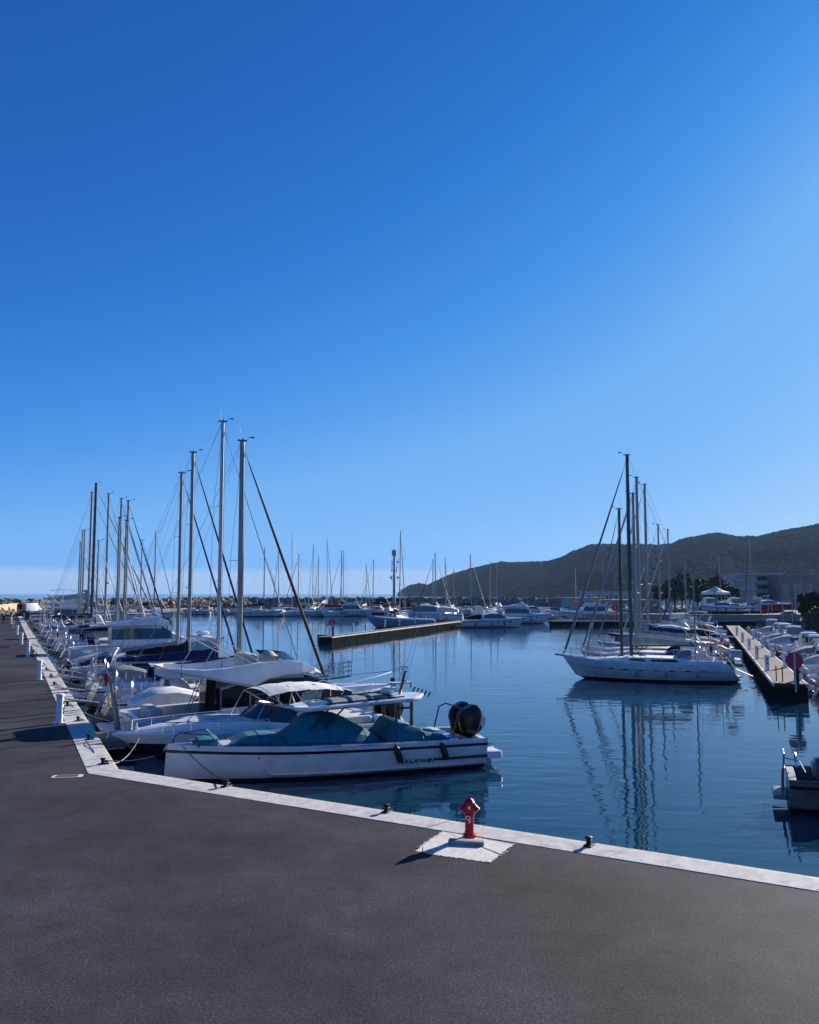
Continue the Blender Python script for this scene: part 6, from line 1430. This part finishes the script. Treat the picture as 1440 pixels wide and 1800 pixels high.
# sailboats between the catamarans and the far right: masts seen against the sky
mm = [(271, 937, 210), (247, 950, 195), (464, 964, 236), (490, 960, 240), (524, 975, 262), (550, 958, 262), (560, 978, 270), (575, 948, 258), (600, 970, 262), (604, 969, 285), (644, 992, 275), (656, 985, 285), (707, 933, 178), (761, 985, 250), (766, 973, 240), (784, 983, 235), (798, 1000, 270), (828, 976, 255), (862, 990, 270), (874, 993, 300), (1012, 1000, 300), (1060, 985, 330)]
sp_ = {}
random.seed(21)
desc = ['far sailboat with %s mast, %s']
names_m = ['seen over the left row, right one of two lone masts', 'seen over the left row, left one of two lone masts', 'left of the catamaran, first mast right of the thick grey one', 'left of the catamaran, second mast right of the thick grey one', 'directly behind the dark-windowed catamaran', 'between the two catamarans, taller one', 'between the two catamarans, shorter one', 'with the tallest thin mast behind the lettered catamaran', 'right of the lettered catamaran, nearer of a close pair', 'right of the lettered catamaran, farther of a close pair', 'behind the low silver sports boat, left one', 'behind the low silver sports boat, right one', 'with a leaning dark mast just right of the antenna tower', 'left one of the close masts before the headland tip', 'middle of the close masts before the headland tip', 'right one of the close masts before the headland tip', 'with a short mast in front of the headland', 'standing alone in front of the low headland', 'left one of the pair in front of the middle of the headland', 'right one of the pair in front of the middle of the headland', 'low in front of the hill left of the two-masted boat', 'behind the rig of the two-masted boat']
pr_s = []
for v in range(3):
    t, H = sailboat(L=11, B=3.5, zt=14.5, detail=1, r=[.13, .11, .12][v], genoa=['canvgrey', 'canvnavy', 'canvwhite'][v], cover=['canvnavy', 'canvcream', 'canvblack'][v], spread=[2, 1, 2][v], hood=['canvnavy', 'canvcream', None][v], stripe=['navy', 'gel', 'navy'][v], fend=())
    pr_s.append((t, False))
for i, (px, py, D) in enumerate(mm):
    v = i % 3; t, used = pr_s[v]
    if used: t = copy_tree(t)
    pr_s[v] = (pr_s[v][0], True)
    x = XA(D, px, 4); zt = ZA(D, py) - WZ; s = zt / 14.5
    hd = random.choice([radians(75), radians(-100), radians(20), radians(160)]) if i > 1 else HOUT
    place(t, x, D, hd, 'far sailboat %s' % names_m[i], 'sailboat', 'sailboats in the middle distance'); k = min(1.15, s * .95 + .1)
    t.scale = (k, k, s)
    t.location.x -= .88 * k * cos(hd); t.location.y -= .88 * k * sin(hd)
    if px == 707: t.rotation_euler = (0, radians(3.2) if cos(hd) > 0 else radians(-3.2), hd); t.location.x -= .6
# small craft in the band in front of the breakwater and the far quay
random.seed(33)
G_F = 'small boats in the far band of the harbour'
far = []
for i in range(44):
    px = 735 + i * 12.6 + random.uniform(-4, 4); D = random.choice([218, 236, 258, 284, 300]); 
    if 1110 < px < 1180: D = 250
    far.append((px, D))
for i, px in enumerate(range(345, 470, 18)): far.append((px, 262 + (i % 3) * 14))
for i, (px, D) in enumerate(far):
    k = random.randrange(8); p = Vector((XA(D, px, -1), D, WZ))
    t = fleet(k, p, random.choice([pi / 2, -pi / 2, 0, pi]) + .1, 'far %s' % kn[k] + ' in the crowded band before the hills', G_F); s = random.uniform(1.0, 1.5); t.scale = (s, s, s)
    far[i] = (px, D, k, t)
for lo, txt in ((True, 'before the breakwater, %s from the left'), (False, 'in the far crowded band, %s from the left')):
    for k in range(8):
        L2 = sorted([q for q in far if q[2] == k and (q[0] < 600) == lo], key=lambda q: q[0])
        for j, q in enumerate(L2): q[3]['label'] = 'distant ' + kn[k] + ' ' + (txt % (['first'] + ordn[1:])[j])

# far cross pontoon with blue barge, signs
pontoon('pontoon', 'far cross pontoon behind the moored motor yachts', W(965, 1091, -.1), Vector((1, .03, 0)), 42, 2.2, -.1, 'planks', secs=8, planks=False)
p = W(992, 1094, WZ); o = MB().box((0, 0, .3), (5.4, 2, .7)).build('blue_barge', 'canvblue', loc=p); tag(o, 'bright blue float at the far cross pontoon', 'float')
p = W(1083, 1091, -.1); disc_sign(p, 0, 'red disc sign on the far cross pontoon behind the two-masted boat', .72, 2.6)
p = W(1012, 1076, -.1); disc_sign(p, 0, 'small red disc sign far behind the blue float', .62, 2.4)
t, H = motor(L=14, B=4.2, style='fly', canv='canvblack'); at_px(t, 1045, 1091, pi, 'white flybridge yacht on the far cross pontoon with its stern by the red disc', group='yachts at the far cross pontoon', dy=5)

# ------------------------------------------------------------------ antenna tower, hut
D = 330; x = XA(D, 693, 3)
t = thing('antenna_tower', 'tall grey antenna tower with panels at the end of the breakwater', 'tower', (x, D, 0)); zt = ZA(D, 966)
MB().tube([(0, 0, 0), (0, 0, zt)], [.6, .38], 14).build('shaft', 'alu', t)
MB().lathe((0, 0, zt - 2.6), [(.5, 0), (.95, .1), (1.0, 2.3), (.5, 2.4)], 12).build('antenna_ring', 'plastic', t)
MB().tube([(0, 0, zt), (0, 0, zt + 2.2)], .06, 5).build('lightning_rod', 'wire', t)
for z, dx in ((zt - 8, -.9), (zt - 8, .9), (zt - 5.5, -.85), (zt - 11.5, -.9)): MB().box((dx, -.3, z), (.35, .3, 2.2)).build('panel_antenna', 'plastic', t)
for z, dx in ((zt - 5.0, 1.5), (zt - 11.3, 1.5), (zt - 11.3, -1.3)): MB().disc((dx, -.4, z), .5, (0, 1, 0), .3, 12).build('dish', 'gel', t)
t = thing('harbour_office', 'low dark building with a terrace below the antenna tower', 'building', (x - .5, D + 8, 0)); MB().box((0, 0, 1.2), (14, 7, 4.6)).build('wall', 'grime', t); MB().box((3, 0, 3.7), (7, 6.4, .3)).build('roof', 'plastic', t)
for k in range(4): MB().box((-4.8 + k * 3.1, -3.53, 1.6), (1.4, .06, 1.3)).build('window', 'glass', t)
D2 = 322; x2 = XA(D2, 736, 2)
t = thing('harbour_hut', 'small dark hut with a flat overhanging roof right of the antenna tower', 'hut', (x2, D2, 0)); MB().box((0, 0, .9), (5.6, 4, 3.4)).build('wall', 'wood', t); MB().box((0, 0, 2.75), (8.6, 6, .28)).build('roof', 'grime', t)
for k in (-1.4, 1.4): MB().box((k, -2.03, 1.4), (1.5, .06, 1.1)).build('window', 'glass', t)
m_ = MB(); m_.box((x + 18, D + 4, -.9), (90, 26, 1.7)); tag(m_.build('outer_jetty', 'grime', smooth=False), kind='structure')

# ------------------------------------------------------------------ shore at the right: ground, buildings, trees
m_ = MB(); g0 = [(W(1155, 1083).x, 196), (150, 190), (400, 120), (900, 300), (1600, 640), (900, 1300), (420, 800), (150, 420), (XA(300, 1010), 300), (XA(232, 1040), 232)]
m_.add([(a, b, .0) for a, b in g0], [tuple(range(len(g0)))]); m_.add([(a, b, .0) for a, b in g0] + [(a, b, -3) for a, b in g0], [(i, (i + 1) % 10, (i + 1) % 10 + 10, i + 10) for i in range(10)])
M['shore'] = mat('shore_ground', (.10, .09, .08), .9, col2=(.06, .065, .05), scale=.05)
tag(m_.build('shore_ground', 'shore', smooth=False), kind='structure')
def building(name, label, px0, px1, pyb, pyt, D, wallm, floors=3, bays=8, depth=14, rz=0, roofm='plastic', win='glass', bands=True, zb=0):
    x0, x1 = XA(D, px0, 5), XA(D, px1, 5); zt = ZA(D, pyt); w = x1 - x0
    t = thing(name, label, 'building', ((x0 + x1) / 2, D + depth / 2, zb), rz); h = zt - zb
    MB().box((0, 0, h / 2), (w, depth, h)).build('wall', wallm, t, smooth=False); MB().box((0, 0, h + .16), (w + .8, depth + .8, .32)).build('roof', roofm, t, smooth=False)
    fh = h / floors
    for f in range(floors):
        for k in range(bays):
            bw_ = w / bays; MB().box((-w / 2 + bw_ * (k + .5), -depth / 2 - .03, fh * (f + .5)), (bw_ * (.86 if bands else .5), .1, fh * .48)).build('window', win, t, smooth=False)
        if bands: MB().box((0, -depth / 2 - .5, fh * (f + 1) - .14), (w, 1.0, .5)).build('balcony_slab', 'white_wall', t, smooth=False)
    return t
M['grey_wall'] = mat('grey_render', (.42, .41, .42), .85, var=.15, scale=.3)  # plain grey render, the buildings' own colour
M['white_wall'] = mat('white_render', (.5, .49, .47), .85, var=.15, scale=.3)
M['pink_wall'] = mat('pinkish_render', (.36, .25, .22), .85, var=.15, scale=.3)
building('apartment_building', 'grey stepped apartment building with window bands at the foot of the hill', 1296, 1375, 1043, 1009, 310, 'grey_wall', 4, 9)
building('apartment_building', 'large plain grey-brown block cut by the right edge below the hill', 1372, 1475, 1045, 1011, 300, 'pink_wall', 1, 5, bands=False)
building('apartment_building', 'low lower wing left of the grey stepped apartment building', 1290, 1330, 1043, 1019, 300, 'white_wall', 3, 4)
building('clubhouse', 'long low white building with a row of dark windows below the hill behind the masts', 1030, 1112, 1056, 1040, 330, 'white_wall', 1, 10, bands=False)
building('boat_shed', 'low pinkish shed behind the tall sailboat group', 1075, 1160, 1073, 1056, 240, 'pink_wall', 1, 5, bands=False)
building('low_building', 'low wide grey building below the hill, left of the long white one', 1000, 1060, 1062, 1052, 300, 'grey_wall', 1, 4, bands=False)
random.seed(77)
M['leaf'] = mat('dark_foliage', (.020, .034, .014), .8, col2=(.045, .062, .025), scale=1.2)
M['leaf2'] = mat('olive_foliage', (.05, .06, .03), .8, col2=(.085, .09, .05), scale=1.2)
M['bark'] = mat('bark', (.09, .065, .05), .9, var=.4, scale=5)
def crown(name, m, R_, n, parent, sc_=(1, 1, .8), z=0, leaf=.35, clumps=14):
    mb = MB(); cl = []
    for _ in range(clumps):
        v = Vector((random.gauss(0, 1), random.gauss(0, 1), random.gauss(0, 1))).normalized() * random.uniform(.35, .85); cl.append((v, random.uniform(.25, .45)))
    for _ in range(n):
        c, r = random.choice(cl); v = c + Vector((random.gauss(0, 1), random.gauss(0, 1), random.gauss(0, 1))).normalized() * r * random.uniform(.6, 1)
        p = Vector((v.x * R_ * sc_[0], v.y * R_ * sc_[1], v.z * R_ * sc_[2] + z)); a = Vector((random.gauss(0, 1), random.gauss(0, 1), random.gauss(0, .6))).normalized() * leaf; b = a.cross(Vector((random.gauss(0, 1), random.gauss(0, 1), random.gauss(0, 1)))).normalized() * leaf * .7
        mb.add([p - a - b, p + a - b, p + a + b, p - a + b], [(0, 1, 2, 3)])
    return mb.build(name, m, parent, smooth=False)
def tree(px, D, top, label, R_=None, m='leaf', cat='tree', name='broadleaf_tree', sq=.85, n=900):
    x = XA(D, px, 4); zt = ZA(D, top); R_ = R_ or zt * .42
    t = thing(name, label, cat, (x, D, 0)); MB().tube([(0, 0, 0), (.2, 0, zt * .35), (0, .1, zt * .6), (.1, 0, zt * .85)], [.32, .25, .18, .06], 7).build('trunk', 'bark', t)
    for k in range(3): a = k * 2.1; MB().tube([(0.15, 0, zt * .35), (cos(a) * R_ * .5, sin(a) * R_ * .5, zt * .62)], [.14, .05], 5).build('limb', 'bark', t)
    crown('crown', m, R_, n, t, (1, 1, sq), zt - R_ * sq * .95, R_ * .085); return t
tl = [(1185, 250, 1012), (1198, 262, 1016), (1212, 255, 1008), (1226, 268, 1014), (1240, 258, 1018), (1253, 270, 1013), (1268, 264, 1019), (1282, 275, 1021), (1170, 262, 1022), (1158, 275, 1026)]
for i, (px, D, top) in enumerate(sorted(tl)): tree(px, D, top, 'dark leafy tree in the grove left of the white tent, %s from its left end' % (['first'] + ordn[1:])[i], m='leaf' if i % 3 else 'leaf2')
tree(1431, 150, 1043, 'dense dark round tree at the right edge beside the parked dark car', R_=3.0, m='leaf', sq=.8, n=2200)
tree(1436, 112, 1066, 'green bush-like tree at the right edge in front of the dense dark one', R_=2.2, m='leaf2', n=900)
# palm
x = XA(232, 1186, 3); t = thing('palm_tree', 'small green palm tree at the left end of the shore grove', 'palm tree', (x, 232, 0)); h = ZA(232, 1052); MB().tube([(0, 0, 0), (.1, 0, h * .75)], [.3, .22], 7).build('trunk', 'bark', t)
for k in range(14):
    a = 2 * pi * k / 14 + random.random() * .3; l = 2.4; mb = MB(); pts = [(cos(a) * l * f, sin(a) * l * f, h * .75 + 1.2 * sin(pi * f * .9) * (1.2 if k % 2 else .7) - f * f * 1.4) for f in (0, .25, .5, .75, 1)]
    sd_ = Vector((-sin(a), cos(a), 0)) * .22; mb.loft([[Vector(p_) - sd_ * (1 - j * .2), Vector(p_) + Vector((0, 0, .08)), Vector(p_) + sd_ * (1 - j * .2)] for j, p_ in enumerate(pts)], False); mb.build('frond', 'leaf2', t)
# white tent
D = 215; x = XA(D, 1269, 2); zt = ZA(D, 1030); ze = ZA(D, 1041); w = (XA(D, 1300, 2) - XA(D, 1249, 2)) / 2
t = thing('marquee_tent', 'white pointed marquee tent in the boatyard before the grove', 'tent', (x, D + 4, 0)); mb = MB(); n = 8; rings = []
for f, zz in ((1, ze - .6), (1, ze), (.55, ze + (zt - ze) * .28), (.2, ze + (zt - ze) * .68), (.02, zt)): rings.append([(cos(2 * pi * k / n + .4) * w * f, sin(2 * pi * k / n + .4) * w * f * .7, zz) for k in range(n)])
mb.loft(rings, True, False, True); mb.build('roof', 'canvwhite', t)
for k in range(n): a = 2 * pi * k / n + .4; MB().tube([(cos(a) * w, sin(a) * w * .7, 0), (cos(a) * w, sin(a) * w * .7, ze - .5)], .06, 5).build('pole', 'whitemast', t)
# boats on stands in the yard
random.seed(3)
for i, (px, D, k, s) in enumerate(((1248, 200, 6, 1.4), (1268, 196, 4, 1.3), (1292, 205, 3, 1.4), (1316, 200, 2, 1.3), (1350, 210, 4, 1.5))):
    p = Vector((XA(D, px, 2), D, .6)); t = fleet(k, p, pi if i % 2 else 0, 'white boat standing ashore on blocks in the yard, %s from the left' % (['first'] + ordn[1:])[i], 'boats ashore in the yard'); t.location.z = 1.1; t.scale = (s, s, s)
for i, (px, D, top, lean) in enumerate(((1272, 206, 975, -2.4), (1329, 212, 945, -3.2))):
    t = copy_tree(pr_s[1][0]); zt = ZA(D, top) - 1.3; place(t, XA(D, px, 4), D, radians(100), 'sailboat standing ashore with a leaning mast %s' % ('behind the white tent' if i == 0 else 'right of the white tent'), 'sailboat', 'sailboats ashore', z=1.0); t.scale = (.9, .9, zt / 14.5); t.rotation_euler = (radians(-lean) * -1 * .9, 0, radians(100))
# red panels and fence
for i, (px0, px1, D, z0, z1) in enumerate(((1337, 1356, 188, 1.5, 2.9), (1357, 1375, 188, 1.7, 3.0), (1376, 1392, 186, 1.9, 3.0))):
    a, b = XA(D, px0, 2), XA(D, px1, 2); t = thing('red_banner', 'red panel on poles in the boatyard, %s of three' % ['left', 'middle', 'right'][i], 'banner', ((a + b) / 2, D, 0)); MB().box((0, 0, (z0 + z1) / 2), (b - a, .08, z1 - z0)).build('panel', 'canvred', t)
    MB().tube([(-(b - a) / 2, .0, -.1), (-(b - a) / 2, 0, z1 + .2)], .07, 6).build('pole', 'whitemast', t)
for i, (px, py, D) in enumerate(((1318, 1047, 172), (1338, 1047, 172), (1351, 1048, 166), (1376, 1048, 160), (1393, 1050, 152), (1411, 1018, 175), (1399, 1022, 178))):
    o = MB().tube([(0, 0, 0), (0, 0, ZA(D, py))], [.09, .07], 6).build('pole', 'whitemast', loc=(XA(D, px, 2), D, 0)); tag(o, 'white pole on the right shore, %s from the left' % ['first', 'second', 'third', 'fourth', 'fifth', 'tall seventh', 'tall sixth'][i], 'pole', 'white poles on the right shore')
# low wall and parked car on the shore
p = W(1389, 1087); t = thing('parked_car', 'dark parked car on the right shore left of the dense tree', 'car', (p.x, p.y, 0), radians(10))
st = []
for x_, w_, h_ in ((-2.2, .78, .75), (-1.9, .85, .95), (-1.2, .86, 1.45), (.4, .86, 1.5), (1.1, .86, 1.0), (2.1, .82, .85), (2.3, .75, .55)): st.append((x_, [(w_, .3), (w_ * 1.02, min(.85, h_ * .8)), (w_ * .9, h_ - .08), (w_ * .7, h_), (0, h_ + .02)]))
house(t, st, 'black', glass=lambda i, j: j == 1 and 1 < i < 4, name='body')
for x_ in (-1.4, 1.4):
    for y_ in (-.8, .8): o = MB().disc((x_, y_, .33), .33, (0, 1, 0), .2, 14).build('wheel', 'rubber', t); MB().disc((x_, y_ * 1.13, .33), .2, (0, 1, 0), .03, 10).build('rim', 'steel', o)
b = MB(); b.box((0, 0, .5), (70, .35, 1.3)); o = b.build('low_wall', 'pink_wall', loc=(XA(166, 1345), 168, 0), rz=radians(-6)); tag(o, 'low pinkish wall along the shore behind the right-hand boats', 'wall')
# haze
hz = MB(); hz.box((600, 1900, 140), (9000, 4400, 290)); ho = hz.build('haze', 'gel', smooth=False)
hm = bpy.data.materials.new('haze'); hm.use_nodes = True; hn = hm.node_tree; hn.nodes.clear(); o1 = hn.nodes.new('ShaderNodeOutputMaterial'); pv = hn.nodes.new('ShaderNodeVolumePrincipled'); pv.inputs['Color'].default_value = (.45, .68, 1, 1); pv.inputs['Density'].default_value = .000040; pv.inputs['Anisotropy'].default_value = .1
hn.links.new(pv.outputs[0], o1.inputs['Volume']); ho.data.materials.clear(); ho.data.materials.append(hm); tag(ho, kind='stuff'); tag(ho, 'thin blue air haze over the harbour and hills', 'haze')
